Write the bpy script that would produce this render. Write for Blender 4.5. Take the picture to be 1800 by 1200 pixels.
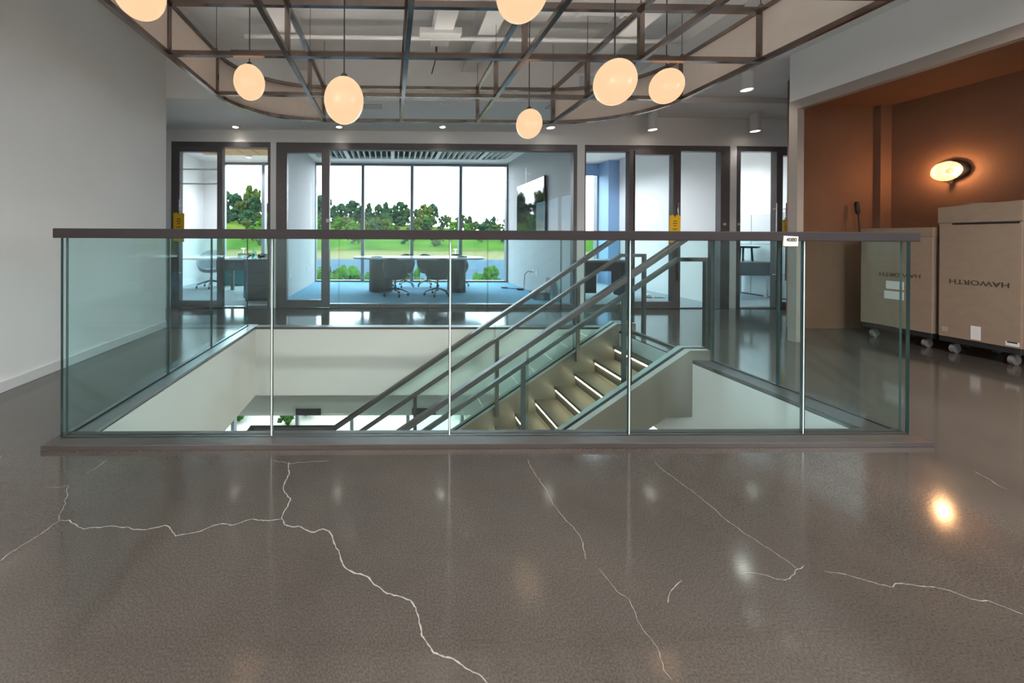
import bpy, bmesh, math, random
from mathutils import Vector, Matrix, noise

sc = bpy.context.scene
for o in list(bpy.data.objects):
    bpy.data.objects.remove(o, do_unlink=True)
COL = sc.collection
R = math.radians
random.seed(7)

# ------------------------------------------------------------------ camera
cam_d = bpy.data.cameras.new('camera')
cam = bpy.data.objects.new('camera', cam_d)
COL.objects.link(cam)
cam_d.sensor_fit = 'HORIZONTAL'
cam_d.sensor_width = 36.0
cam_d.lens = 12.0
cam_d.shift_x = (900 - 695.25) / 1800
cam_d.shift_y = -(600 - 420.99) / 1800
cam_d.clip_start = 0.05
cam_d.clip_end = 2000
YAW, PITCH, ROLL = 0.014334, -0.002574, 0.004403
rt = Vector((math.cos(YAW), -math.sin(YAW), 0))
fw = Vector((math.sin(YAW), math.cos(YAW), 0))
up = Vector((0, 0, 1))
fw, up = math.cos(PITCH) * fw + math.sin(PITCH) * up, math.cos(PITCH) * up - math.sin(PITCH) * fw
rt, up = math.cos(ROLL) * rt + math.sin(ROLL) * up, math.cos(ROLL) * up - math.sin(ROLL) * rt
M3 = Matrix((rt, up, -fw)).transposed()
cam.matrix_world = Matrix.Translation((0, 0, 1.2)) @ M3.to_4x4()
sc.camera = cam

# ------------------------------------------------------------------ world, sun, exposure
SKY_STRENGTH = 6.0
SUN_STRENGTH = 2.0
LAMP = 3.0            # overall multiplier of the room's lamps and the added ones
FILL_UPLIGHT = 1.0
SCONCE = 5.5
EXPOSURE = 0.5
sc.view_settings.view_transform = 'Standard'
sc.view_settings.look = 'None'
sc.view_settings.gamma = 1.0
sc.view_settings.use_curve_mapping = False
sc.view_settings.exposure = EXPOSURE
sc.cycles.use_denoising = True
sc.cycles.max_bounces = 8
sc.cycles.diffuse_bounces = 4
sc.cycles.glossy_bounces = 5
sc.cycles.transparent_max_bounces = 40
sc.cycles.sample_clamp_indirect = 6.0
sc.cycles.caustics_reflective = False
sc.cycles.caustics_refractive = False

world = bpy.data.worlds.new('world')
sc.world = world
world.use_nodes = True
nt = world.node_tree
nt.nodes.clear()
n_out = nt.nodes.new('ShaderNodeOutputWorld')
n_bg = nt.nodes.new('ShaderNodeBackground')
n_tc = nt.nodes.new('ShaderNodeTexCoord')
n_map = nt.nodes.new('ShaderNodeMapping')
n_map.inputs['Scale'].default_value = (2.2, 2.2, 9.0)
n_nz = nt.nodes.new('ShaderNodeTexNoise')
n_nz.inputs['Scale'].default_value = 1.6
n_nz.inputs['Detail'].default_value = 5.0
n_cr = nt.nodes.new('ShaderNodeValToRGB')
n_cr.color_ramp.elements[0].position = 0.30
n_cr.color_ramp.elements[0].color = (0.36, 0.62, 0.80, 1)
n_cr.color_ramp.elements[1].position = 0.44
n_cr.color_ramp.elements[1].color = (0.90, 0.96, 1.0, 1)
nt.links.new(n_tc.outputs['Generated'], n_map.inputs['Vector'])
nt.links.new(n_map.outputs['Vector'], n_nz.inputs['Vector'])
nt.links.new(n_nz.outputs['Fac'], n_cr.inputs['Fac'])
nt.links.new(n_cr.outputs['Color'], n_bg.inputs['Color'])
n_bg.inputs['Strength'].default_value = SKY_STRENGTH
nt.links.new(n_bg.outputs['Background'], n_out.inputs['Surface'])

sun_d = bpy.data.lights.new('sun', 'SUN')
sun_d.energy = SUN_STRENGTH
sun_d.angle = R(1.0)
sun_d.color = (1.0, 0.95, 0.86)
sun = bpy.data.objects.new('sun', sun_d)
COL.objects.link(sun)
sun.location = (-40, -60, 90)
sun.rotation_euler = (R(42), 0, R(-35))

# ------------------------------------------------------------------ materials
MATS = {}


def _base(name):
    m = bpy.data.materials.new(name)
    m.use_nodes = True
    t = m.node_tree
    b = t.nodes.get('Principled BSDF')
    return m, t, b


def mat(name, col, rough=0.5, metal=0.0, spec=0.5, var=0.0, vscale=6.0, bump=0.0, bscale=40.0, emit=None, estr=0.0):
    """plain procedural material: colour with noise variation and fine relief"""
    m, t, b = _base(name)
    b.inputs['Roughness'].default_value = rough
    b.inputs['Metallic'].default_value = metal
    b.inputs['Specular IOR Level'].default_value = spec
    c = (col[0], col[1], col[2], 1)
    if var > 0:
        tc = t.nodes.new('ShaderNodeTexCoord')
        nz = t.nodes.new('ShaderNodeTexNoise')
        nz.inputs['Scale'].default_value = vscale
        nz.inputs['Detail'].default_value = 4
        mr = t.nodes.new('ShaderNodeMapRange')
        mr.inputs['From Min'].default_value = 0.25
        mr.inputs['From Max'].default_value = 0.75
        mr.inputs['To Min'].default_value = 1 - var
        mr.inputs['To Max'].default_value = 1 + var
        mx = t.nodes.new('ShaderNodeVectorMath')
        mx.operation = 'SCALE'
        mx.inputs[0].default_value = col[:3]
        t.links.new(tc.outputs['Object'], nz.inputs['Vector'])
        t.links.new(nz.outputs['Fac'], mr.inputs['Value'])
        t.links.new(mr.outputs['Result'], mx.inputs['Scale'])
        t.links.new(mx.outputs['Vector'], b.inputs['Base Color'])
    else:
        b.inputs['Base Color'].default_value = c
    if bump > 0:
        tc = t.nodes.new('ShaderNodeTexCoord')
        nz = t.nodes.new('ShaderNodeTexNoise')
        nz.inputs['Scale'].default_value = bscale
        bp = t.nodes.new('ShaderNodeBump')
        bp.inputs['Strength'].default_value = bump
        bp.inputs['Distance'].default_value = 0.01
        t.links.new(tc.outputs['Object'], nz.inputs['Vector'])
        t.links.new(nz.outputs['Fac'], bp.inputs['Height'])
        t.links.new(bp.outputs['Normal'], b.inputs['Normal'])
    if emit:
        b.inputs['Emission Color'].default_value = (*emit, 1)
        b.inputs['Emission Strength'].default_value = estr
    MATS[name] = m
    return m


def glass(name, tint, f0=0.04, rough=0.0):
    """architectural sheet glass: see-through with a tint that deepens along the slanted path, plus mirror
    reflection that grows at grazing angles"""
    m = bpy.data.materials.new(name)
    m.use_nodes = True
    t = m.node_tree
    t.nodes.clear()

    def math_(op, a, b):
        n = t.nodes.new('ShaderNodeMath')
        n.operation = op
        for k, v in enumerate((a, b)):
            if isinstance(v, (int, float)):
                n.inputs[k].default_value = v
            else:
                t.links.new(v, n.inputs[k])
        return n.outputs[0]
    out = t.nodes.new('ShaderNodeOutputMaterial')
    tr = t.nodes.new('ShaderNodeBsdfTransparent')
    gl = t.nodes.new('ShaderNodeBsdfGlossy')
    gl.inputs['Roughness'].default_value = rough
    gl.inputs['Color'].default_value = (0.9, 1.0, 1.0, 1)
    lw = t.nodes.new('ShaderNodeLayerWeight')
    lw.inputs['Blend'].default_value = 0.5
    path = math_('DIVIDE', 1.0, math_('MAXIMUM', math_('SUBTRACT', 1.0, lw.outputs['Facing']), 0.22))
    comb = t.nodes.new('ShaderNodeCombineColor')
    for k in range(3):
        t.links.new(math_('POWER', float(tint[k]), path), comb.inputs[k])
    t.links.new(comb.outputs[0], tr.inputs['Color'])
    fac = math_('ADD', math_('MULTIPLY', math_('POWER', lw.outputs['Facing'], 5.0), 0.9), f0)
    mix = t.nodes.new('ShaderNodeMixShader')
    t.links.new(fac, mix.inputs['Fac'])
    t.links.new(tr.outputs[0], mix.inputs[1])
    t.links.new(gl.outputs[0], mix.inputs[2])
    t.links.new(mix.outputs[0], out.inputs['Surface'])
    MATS[name] = m
    return m


def concrete_floor():
    m, t, b = _base('polished_concrete')
    tc = t.nodes.new('ShaderNodeTexCoord')
    n1 = t.nodes.new('ShaderNodeTexNoise')
    n1.inputs['Scale'].default_value = 0.9
    n1.inputs['Detail'].default_value = 6
    n1.inputs['Roughness'].default_value = 0.6
    r1 = t.nodes.new('ShaderNodeValToRGB')
    r1.color_ramp.elements[0].position = 0.3
    r1.color_ramp.elements[0].color = (0.058, 0.050, 0.044, 1)
    r1.color_ramp.elements[1].position = 0.72
    r1.color_ramp.elements[1].color = (0.092, 0.081, 0.071, 1)
    n2 = t.nodes.new('ShaderNodeTexNoise')      # fine aggregate speckle
    n2.inputs['Scale'].default_value = 170
    n2.inputs['Detail'].default_value = 2
    r2 = t.nodes.new('ShaderNodeMapRange')
    r2.inputs['From Min'].default_value = 0.3
    r2.inputs['From Max'].default_value = 0.7
    r2.inputs['To Min'].default_value = 0.72
    r2.inputs['To Max'].default_value = 1.28
    sc_ = t.nodes.new('ShaderNodeVectorMath')
    sc_.operation = 'SCALE'
    n3 = t.nodes.new('ShaderNodeTexNoise')
    n3.inputs['Scale'].default_value = 2.5
    n3.inputs['Detail'].default_value = 5
    r3 = t.nodes.new('ShaderNodeMapRange')
    r3.inputs['To Min'].default_value = 0.06
    r3.inputs['To Max'].default_value = 0.15
    for n in (n1, n2, n3):
        t.links.new(tc.outputs['Object'], n.inputs['Vector'])
    t.links.new(n1.outputs['Fac'], r1.inputs['Fac'])
    t.links.new(r1.outputs['Color'], sc_.inputs[0])
    t.links.new(n2.outputs['Fac'], r2.inputs['Value'])
    t.links.new(r2.outputs['Result'], sc_.inputs['Scale'])
    t.links.new(sc_.outputs['Vector'], b.inputs['Base Color'])
    t.links.new(n3.outputs['Fac'], r3.inputs['Value'])
    t.links.new(r3.outputs['Result'], b.inputs['Roughness'])
    b.inputs['Specular IOR Level'].default_value = 1.0
    MATS['concrete'] = m


def terrain_mat():
    m, t, b = _base('hillside')
    tc = t.nodes.new('ShaderNodeTexCoord')
    n1 = t.nodes.new('ShaderNodeTexNoise')
    n1.inputs['Scale'].default_value = 0.13
    n1.inputs['Detail'].default_value = 8
    n1.inputs['Roughness'].default_value = 0.65
    r1 = t.nodes.new('ShaderNodeValToRGB')
    e = r1.color_ramp.elements
    e[0].position = 0.35
    e[0].color = (0.014, 0.042, 0.005, 1)
    e[1].position = 0.70
    e[1].color = (0.070, 0.078, 0.025, 1)
    q = e.new(0.52)
    q.color = (0.030, 0.074, 0.007, 1)
    # the dry bank and road strip lie at fixed depths behind the building
    sp = t.nodes.new('ShaderNodeSeparateXYZ')
    r2 = t.nodes.new('ShaderNodeValToRGB')
    r2.color_ramp.interpolation = 'LINEAR'
    e = r2.color_ramp.elements
    e[0].position = 0.0
    e[0].color = (0.55, 0.54, 0.48, 1)
    e[1].position = 1.0
    e[1].color = (0, 0, 0, 1)
    mr = t.nodes.new('ShaderNodeMapRange')
    mr.inputs['From Min'].default_value = 0
    mr.inputs['From Max'].default_value = 200
    for p, c in ((0.125, (0.036, 0.060, 0.085, 1)), (0.30, (0.040, 0.066, 0.092, 1)), (0.315, (0.115, 0.100, 0.055, 1)),
                 (0.37, (0.085, 0.085, 0.035, 1)), (0.40, (0, 0, 0, 1))):
        q = e.new(p)
        q.color = c
    q = e.new(0.12)
    q.color = (0.09, 0.10, 0.05, 1)
    gt = t.nodes.new('ShaderNodeMath')
    gt.operation = 'GREATER_THAN'
    gt.inputs[1].default_value = 77.0
    mx = t.nodes.new('ShaderNodeMix')
    mx.data_type = 'RGBA'
    t.links.new(tc.outputs['Object'], n1.inputs['Vector'])
    t.links.new(n1.outputs['Fac'], r1.inputs['Fac'])
    t.links.new(tc.outputs['Object'], sp.inputs[0])
    t.links.new(sp.outputs['Y'], mr.inputs['Value'])
    t.links.new(mr.outputs['Result'], r2.inputs['Fac'])
    t.links.new(sp.outputs['Y'], gt.inputs[0])
    t.links.new(gt.outputs[0], mx.inputs['Factor'])
    t.links.new(r2.outputs['Color'], mx.inputs['A'])
    t.links.new(r1.outputs['Color'], mx.inputs['B'])
    t.links.new(mx.outputs['Result'], b.inputs['Base Color'])
    b.inputs['Roughness'].default_value = 0.9
    b.inputs['Specular IOR Level'].default_value = 0.0
    MATS['terrain'] = m


concrete_floor()
terrain_mat()
mat('wall_paint', (0.84, 0.83, 0.82), 0.7, var=0.02, vscale=1.5, bump=0.05, bscale=220)
mat('grey_paint', (0.47, 0.47, 0.48), 0.7, var=0.02, vscale=2, bump=0.05, bscale=220)
mat('ceiling_paint', (0.82, 0.81, 0.80), 0.8, var=0.03, vscale=2)
mat('deck_paint', (0.76, 0.75, 0.74), 0.8, var=0.06, vscale=3, bump=0.1, bscale=30)
mat('shaft_paint', (0.69, 0.665, 0.63), 0.7, var=0.02, vscale=2)
mat('terracotta', (0.225, 0.115, 0.070), 0.75, var=0.06, vscale=4, bump=0.15, bscale=60)
mat('taupe', (0.36, 0.30, 0.26), 0.6, var=0.03)
mat('baseboard', (0.70, 0.69, 0.69), 0.45, var=0.01)
mat('frame_metal', (0.145, 0.128, 0.130), 0.42, metal=0.3, var=0.06, vscale=12)
mat('mullion_metal', (0.19, 0.22, 0.24), 0.4, metal=0.3, var=0.05)
mat('rail_metal', (0.030, 0.024, 0.026), 0.5, metal=0.0, spec=0.18, var=0.05, vscale=10)
mat('stair_metal', (0.105, 0.098, 0.095), 0.35, metal=0.6, var=0.05, vscale=10)
mat('shoe_metal', (0.30, 0.29, 0.29), 0.3, metal=0.85, var=0.05, vscale=10)
mat('plate_metal', (0.115, 0.098, 0.092), 0.35, metal=0.6, var=0.06, vscale=8)
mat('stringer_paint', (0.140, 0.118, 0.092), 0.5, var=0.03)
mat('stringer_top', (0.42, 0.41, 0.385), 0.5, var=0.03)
mat('black_slot', (0.01, 0.01, 0.01), 0.6)
mat('tread', (0.125, 0.100, 0.074), 0.55, var=0.10, vscale=30)
mat('riser', (0.105, 0.085, 0.066), 0.6, var=0.08, vscale=30)
mat('led', (0.9, 0.85, 0.7), 0.4, emit=(1.0, 0.80, 0.52), estr=17.0)
mat('lattice_metal', (0.27, 0.22, 0.195), 0.17, metal=0.95, var=0.08, vscale=10)
mat('lattice_panel', (0.86, 0.74, 0.65), 0.85, var=0.03, vscale=8)
mat('globe', (0.06, 0.05, 0.04), 0.25, emit=(1.0, 0.60, 0.345), estr=0.76)
mat('cord', (0.05, 0.04, 0.035), 0.5)
mat('white_metal', (0.75, 0.74, 0.72), 0.4, var=0.01)
mat('lens', (0.9, 0.9, 0.85), 0.3, emit=(1.0, 0.90, 0.74), estr=6.0)
mat('carpet', (0.13, 0.33, 0.48), 0.95, var=0.12, vscale=14, bump=0.3, bscale=250)
mat('office_floor', (0.32, 0.36, 0.39), 0.8, var=0.08, vscale=10)
mat('black_plastic', (0.018, 0.02, 0.023), 0.45, var=0.05)
mat('chair_shell', (0.016, 0.036, 0.048), 0.7, spec=0.2, var=0.08, vscale=20)
mat('pale_shell', (0.30, 0.34, 0.37), 0.6, var=0.04, vscale=20)
mat('chair_base', (0.02, 0.022, 0.026), 0.35, metal=0.3)
mat('table_top', (0.30, 0.42, 0.50), 0.18, var=0.03)
mat('table_leg', (0.014, 0.024, 0.032), 0.6, spec=0.2, var=0.12, vscale=10)
mat('white_top', (0.75, 0.77, 0.78), 0.25, var=0.01)
mat('grey_cab', (0.10, 0.112, 0.12), 0.6, var=0.05)
mat('white_cab', (0.66, 0.69, 0.71), 0.45, var=0.01)
mat('blue_paint', (0.26, 0.42, 0.66), 0.6, var=0.02)
mat('teal', (0.02, 0.17, 0.17), 0.5, var=0.05)
mat('tv_screen', (0.006, 0.007, 0.008), 0.03, spec=1.0)
mat('tv_case', (0.012, 0.012, 0.013), 0.4)
mat('baffle', (0.80, 0.82, 0.83), 0.7, var=0.04)
mat('plenum', (0.10, 0.115, 0.13), 0.9)
mat('wood', (0.52, 0.31, 0.15), 0.5, var=0.15, vscale=12)
mat('cardboard', (0.27, 0.20, 0.145), 0.8, var=0.06, vscale=14, bump=0.1, bscale=80)
mat('ink', (0.045, 0.035, 0.03), 0.7)
mat('paper', (0.72, 0.70, 0.69), 0.7, var=0.02)
mat('yellow_paper', (0.85, 0.50, 0.02), 0.65, var=0.04)
mat('rubber', (0.02, 0.02, 0.02), 0.6)
mat('caster_grey', (0.22, 0.225, 0.23), 0.35, metal=0.3)
mat('sconce_plate', (0.06, 0.045, 0.035), 0.4, metal=0.5)
mat('crack', (0.30, 0.285, 0.265), 0.55, var=0.15, vscale=40)
mat('bark', (0.09, 0.06, 0.04), 0.9, var=0.2)
mat('leaf_dark', (0.012, 0.032, 0.016), 0.8, spec=0.0, var=0.45, vscale=2.0)
mat('leaf_mid', (0.03, 0.048, 0.013), 0.8, spec=0.0, var=0.45, vscale=2.0)
mat('leaf_bright', (0.024, 0.075, 0.009), 0.7, spec=0.0, var=0.45, vscale=3.0)
mat('house_wall', (0.22, 0.21, 0.20), 0.8)
mat('roof_tile', (0.07, 0.04, 0.03), 0.8, var=0.1)
mat('vent', (0.05, 0.055, 0.055), 0.6)
mat('lower_bulkhead', (0.62, 0.66, 0.63), 0.8, var=0.02)
mat('lower_floor', (0.42, 0.41, 0.39), 0.5, var=0.04)
mat('glass_edge', (0.035, 0.075, 0.075), 0.12, metal=0.2)
mat('silicone', (0.72, 0.78, 0.78), 0.3, spec=0.6)
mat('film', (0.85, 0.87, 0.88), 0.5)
glass('guard_glass', (0.948, 0.998, 1.0), f0=0.012)
glass('stair_glass', (0.945, 0.993, 0.990), f0=0.012)
glass('store_glass', (0.975, 0.992, 1.0), f0=0.014)
glass('window_glass', (0.985, 0.995, 1.0), f0=0.015)
glass('bottle_glass', (0.55, 0.85, 0.82), f0=0.05)

# cast glass of the sconce: glows, and lets the bulb inside shine through
m_, t_, b_ = _base('cast_glass')
b_.inputs['Base Color'].default_value = (0.12, 0.10, 0.075, 1)
b_.inputs['Roughness'].default_value = 0.2
b_.inputs['Emission Color'].default_value = (1.0, 0.56, 0.30, 1)
b_.inputs['Emission Strength'].default_value = 1.0
tr_ = t_.nodes.new('ShaderNodeBsdfTransparent')
tr_.inputs['Color'].default_value = (1.0, 0.9, 0.75, 1)
mx_ = t_.nodes.new('ShaderNodeMixShader')
mx_.inputs['Fac'].default_value = 0.35
t_.links.new(b_.outputs[0], mx_.inputs[1])
t_.links.new(tr_.outputs[0], mx_.inputs[2])
t_.links.new(mx_.outputs[0], t_.nodes['Material Output'].inputs['Surface'])
MATS['sconce_glass'] = m_

# ------------------------------------------------------------------ mesh helpers


class MB:
    """collects shapes in world coordinates; build() links them as ONE mesh object"""

    def __init__(s):
        s.v, s.f, s.mi = [], [], []

    def quad(s, idx, m=0):
        s.f.append(idx)
        s.mi.append(m)

    def box(s, x0, x1, y0, y1, z0, z1, m=0, side=None):
        b = len(s.v)
        s.v += [(x0, y0, z0), (x1, y0, z0), (x1, y1, z0), (x0, y1, z0), (x0, y0, z1), (x1, y0, z1), (x1, y1, z1), (x0, y1, z1)]
        fs = [(0, 3, 2, 1), (4, 5, 6, 7), (0, 1, 5, 4), (1, 2, 6, 5), (2, 3, 7, 6), (3, 0, 4, 7)]
        for k, q in enumerate(fs):
            s.quad(tuple(b + i for i in q), m if side is None or k not in side else side[k])
        return s

    def prism(s, pts, axis, a0, a1, m=0, capm=None):
        """polygon pts (2D) extruded along an axis: axis 'Y' -> pts are (x,z), 'X' -> (y,z), 'Z' -> (x,y)"""
        n = len(pts)
        b = len(s.v)
        for a in (a0, a1):
            for p, q in pts:
                s.v.append({'Y': (p, a, q), 'X': (a, p, q), 'Z': (p, q, a)}[axis])
        s.quad(tuple(b + i for i in range(n)), m if capm is None else capm)
        s.quad(tuple(b + n + i for i in reversed(range(n))), m if capm is None else capm)
        for i in range(n):
            j = (i + 1) % n
            s.quad((b + i, b + n + i, b + n + j, b + j), m)
        return s

    def bar(s, p0, p1, w, h, m=0):
        """rectangular bar from p0 to p1, w across, h tall"""
        p0, p1 = Vector(p0), Vector(p1)
        d = (p1 - p0).normalized()
        u = Vector((0, 0, 1)) if abs(d.z) < 0.99 else Vector((0, 1, 0))
        a = d.cross(u).normalized()
        u = a.cross(d).normalized()
        b = len(s.v)
        for p in (p0, p1):
            for i, j in ((-1, -1), (1, -1), (1, 1), (-1, 1)):
                s.v.append(tuple(p + a * (i * w / 2) + u * (j * h / 2)))
        for q in ((0, 1, 2, 3), (7, 6, 5, 4), (0, 4, 5, 1), (1, 5, 6, 2), (2, 6, 7, 3), (3, 7, 4, 0)):
            s.quad(tuple(b + i for i in q), m)
        return s

    def tube(s, pts, r, n=8, m=0, close=False):
        pts = [Vector(p) for p in pts]
        b = len(s.v)
        N = len(pts)
        rr = r if isinstance(r, (list, tuple)) else [r] * N
        prev = None
        for i, p in enumerate(pts):
            d = (pts[min(i + 1, N - 1)] - pts[max(i - 1, 0)]).normalized()
            if prev is None:
                u = Vector((0, 0, 1)) if abs(d.z) < 0.9 else Vector((1, 0, 0))
                a = d.cross(u).normalized()
            else:
                a = (prev - d * prev.dot(d)).normalized()
            prev = a
            c = d.cross(a)
            for k in range(n):
                t = 2 * math.pi * k / n
                s.v.append(tuple(p + (a * math.cos(t) + c * math.sin(t)) * rr[i]))
        for i in range(N - 1):
            for k in range(n):
                l = (k + 1) % n
                s.quad((b + i * n + k, b + i * n + l, b + (i + 1) * n + l, b + (i + 1) * n + k), m)
        s.quad(tuple(b + k for k in reversed(range(n))), m)
        s.quad(tuple(b + (N - 1) * n + k for k in range(n)), m)
        return s

    def lathe(s, prof, c, n=24, m=0, sx=1.0, sy=1.0, axis='Z'):
        """profile (r,h) turned about an axis through c"""
        b = len(s.v)
        N = len(prof)
        for r, h in prof:
            for k in range(n):
                t = 2 * math.pi * k / n
                x, y = r * math.cos(t) * sx, r * math.sin(t) * sy
                if axis == 'Z':
                    s.v.append((c[0] + x, c[1] + y, c[2] + h))
                elif axis == 'X':
                    s.v.append((c[0] + h, c[1] + x, c[2] + y))
                else:
                    s.v.append((c[0] + x, c[1] + h, c[2] + y))
        for i in range(N - 1):
            for k in range(n):
                l = (k + 1) % n
                s.quad((b + i * n + k, b + i * n + l, b + (i + 1) * n + l, b + (i + 1) * n + k), m)
        s.quad(tuple(b + k for k in reversed(range(n))), m)
        s.quad(tuple(b + (N - 1) * n + k for k in range(n)), m)
        return s

    def build(s, name, m, parent=None, smooth=False, bevel=0.0, solid=0.0):
        me = bpy.data.meshes.new(name)
        off = world_loc(parent) if parent else Vector((0, 0, 0))
        me.from_pydata([(x - off.x, y - off.y, z - off.z) for x, y, z in s.v], [], s.f)
        ms = m if isinstance(m, (list, tuple)) else [m]
        for k in ms:
            me.materials.append(MATS[k])
        for p, i in zip(me.polygons, s.mi):
            p.material_index = i
            p.use_smooth = smooth
        me.validate()
        bm = bmesh.new()
        bm.from_mesh(me)
        bmesh.ops.recalc_face_normals(bm, faces=bm.faces)
        bm.to_mesh(me)
        bm.free()
        me.update()
        o = bpy.data.objects.new(name, me)
        COL.objects.link(o)
        if parent:
            o.parent = parent
        if solid:
            md = o.modifiers.new('thickness', 'SOLIDIFY')
            md.thickness = solid
        if bevel:
            md = o.modifiers.new('edge', 'BEVEL')
            md.width = bevel
            md.segments = 2
            md.limit_method = 'ANGLE'
        return o


def world_loc(o):
    l = Vector((0, 0, 0))
    while o is not None:
        l += Vector(o.location)
        o = o.parent
    return l


def tag(o, label=None, cat=None, group=None, kind=None):
    if label:
        o['label'] = label
    if cat:
        o['category'] = cat
    if group:
        o['group'] = group
    if kind:
        o['kind'] = kind
    return o


def thing(name, loc, label, cat, group=None, kind=None):
    o = bpy.data.objects.new(name, None)
    o.empty_display_size = 0.1
    COL.objects.link(o)
    o.location = loc
    return tag(o, label, cat, group, kind)


def copy_tree(o, parent=None):
    c = o.copy()
    COL.objects.link(c)
    c.parent = parent
    for ch in list(o.children):
        copy_tree(ch, c)
    return c


def struct(name, mb, m, label, cat='wall', **k):
    return tag(mb.build(name, m, **k), label, cat, kind='structure')


def spot(name, parent, loc, energy, angle=100, size=0.05, col=(1.0, 0.925, 0.85), blend=0.6):
    d = bpy.data.lights.new(name, 'SPOT')
    d.energy = energy * LAMP
    d.spot_size = R(angle)
    d.spot_blend = blend
    d.shadow_soft_size = size
    d.color = col
    o = bpy.data.objects.new(name, d)
    COL.objects.link(o)
    o.location = Vector(loc) - world_loc(parent)
    o.parent = parent
    return o


def text_mesh(body, size, mtx, m, parent, name, depth=0.0008):
    cu = bpy.data.curves.new(name, 'FONT')
    cu.body = body
    cu.size = size
    cu.align_x = 'CENTER'
    cu.align_y = 'CENTER'
    cu.extrude = depth
    cu.offset = size * 0.012
    t = bpy.data.objects.new(name, cu)
    COL.objects.link(t)
    dg = bpy.context.evaluated_depsgraph_get()
    me = bpy.data.meshes.new_from_object(t.evaluated_get(dg))
    bpy.data.objects.remove(t, do_unlink=True)
    me.transform(Matrix.Translation(-world_loc(parent)) @ mtx)
    me.materials.clear()
    me.materials.append(MATS[m])
    o = bpy.data.objects.new(name, me)
    COL.objects.link(o)
    o.parent = parent
    return o


# ------------------------------------------------------------------ large structure
FW = 5.90        # corridor face of the glazed office front
WW = 9.40        # inside face of the outer window wall
DECK = 3.70
HX0, HX1, HY0, HY1 = -1.80, 2.97, 2.085, 4.57      # stair opening

m = MB()
m.box(-8, HX0, -4.2, 9.5, -0.88, 0)
m.box(HX1, 9.2, -4.2, 9.5, -0.88, 0)
m.box(HX0, HX1, -4.2, HY0, -0.88, 0)
m.box(HX0, HX1, HY1, 9.5, -0.88, 0)
floor = struct('floor', m, 'concrete', 'polished grey concrete floor with pale filled cracks around the stair opening', 'floor')

CR = [
    (0.0085, [(-0.540,1.835),(-0.529,1.790),(-0.510,1.746),(-0.514,1.673),(-0.503,1.628),(-0.478,1.599),(-0.456,1.578),(-0.455,1.531),(-0.463,1.469),(-0.440,1.434),(-0.413,1.425),(-0.378,1.425),(-0.338,1.405),(-0.305,1.396),(-0.274,1.412),(-0.248,1.401),(-0.230,1.377),(-0.216,1.343),(-0.193,1.311),(-0.181,1.276),(-0.162,1.245),(-0.114,1.221),(-0.070,1.205),(-0.051,1.181),(-0.008,1.152),(0.035,1.142),(0.072,1.129),(0.087,1.106),(0.094,1.078),(0.099,1.046),(0.099,1.028),(0.115,1.006),(0.130,0.985),(0.162,0.974),(0.192,0.965),(0.214,0.949),(0.243,0.937),(0.268,0.914)]),
    (0.006, [(-0.461,1.463),(-0.500,1.457),(-0.544,1.458),(-0.582,1.464),(-0.623,1.447),(-0.664,1.433),(-0.714,1.439),(-0.743,1.425),(-0.778,1.403),(-0.817,1.393),(-0.861,1.383),(-0.892,1.410),(-0.934,1.435),(-0.974,1.422),(-1.015,1.414),(-1.084,1.428),(-1.159,1.434),(-1.222,1.427),(-1.257,1.419),(-1.303,1.439),(-1.358,1.465),(-1.396,1.465),(-1.406,1.437),(-1.409,1.393),(-1.430,1.350),(-1.440,1.318),(-1.441,1.282)]),
    (0.004, [(-1.396,1.465),(-1.427,1.492),(-1.445,1.530),(-1.481,1.573),(-1.498,1.608),(-1.537,1.644),(-1.555,1.674)]),
    (0.003, [(-1.555,1.674),(-1.580,1.656),(-1.648,1.656)]),
    (0.003, [(-1.539,1.746),(-1.526,1.797),(-1.526,1.861)]),
    (0.0035, [(0.754,1.849),(0.742,1.789),(0.744,1.736),(0.749,1.695),(0.751,1.629),(0.746,1.571),(0.747,1.504),(0.754,1.443),(0.768,1.414),(0.771,1.373),(0.765,1.334),(0.736,1.267)]),
    (0.0025, [(0.766,1.236),(0.774,1.174),(0.778,1.149),(0.801,1.127),(0.795,1.092),(0.783,1.063),(0.789,1.016),(0.791,0.992),(0.780,0.967),(0.767,0.938),(0.771,0.917)]),
    (0.0035, [(1.436,1.830),(1.425,1.739),(1.437,1.677),(1.446,1.619),(1.450,1.572),(1.452,1.498),(1.445,1.443),(1.452,1.380),(1.468,1.340),(1.481,1.291),(1.490,1.251),(1.492,1.223)]),
    (0.0035, [(1.533,1.237),(1.492,1.223),(1.459,1.204),(1.412,1.186),(1.382,1.186),(1.355,1.199),(1.325,1.209),(1.257,1.204)]),
    (0.003, [(1.031,1.186),(0.985,1.162),(0.941,1.133),(0.921,1.112)]),
    (0.0045, [(1.580,1.215),(1.632,1.204),(1.664,1.189),(1.688,1.177),(1.711,1.165),(1.747,1.155),(1.779,1.168),(1.821,1.164),(1.889,1.155),(1.926,1.142),(1.951,1.115),(1.999,1.109),(2.024,1.086),(2.043,1.066)]),
    (0.004, [(3.053,1.735),(3.029,1.685),(3.001,1.645),(2.988,1.606)]),
    (0.003, [(-0.630,1.850),(-0.564,1.835),(-0.524,1.821),(-0.442,1.834),(-0.322,1.843)]),
]
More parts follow.
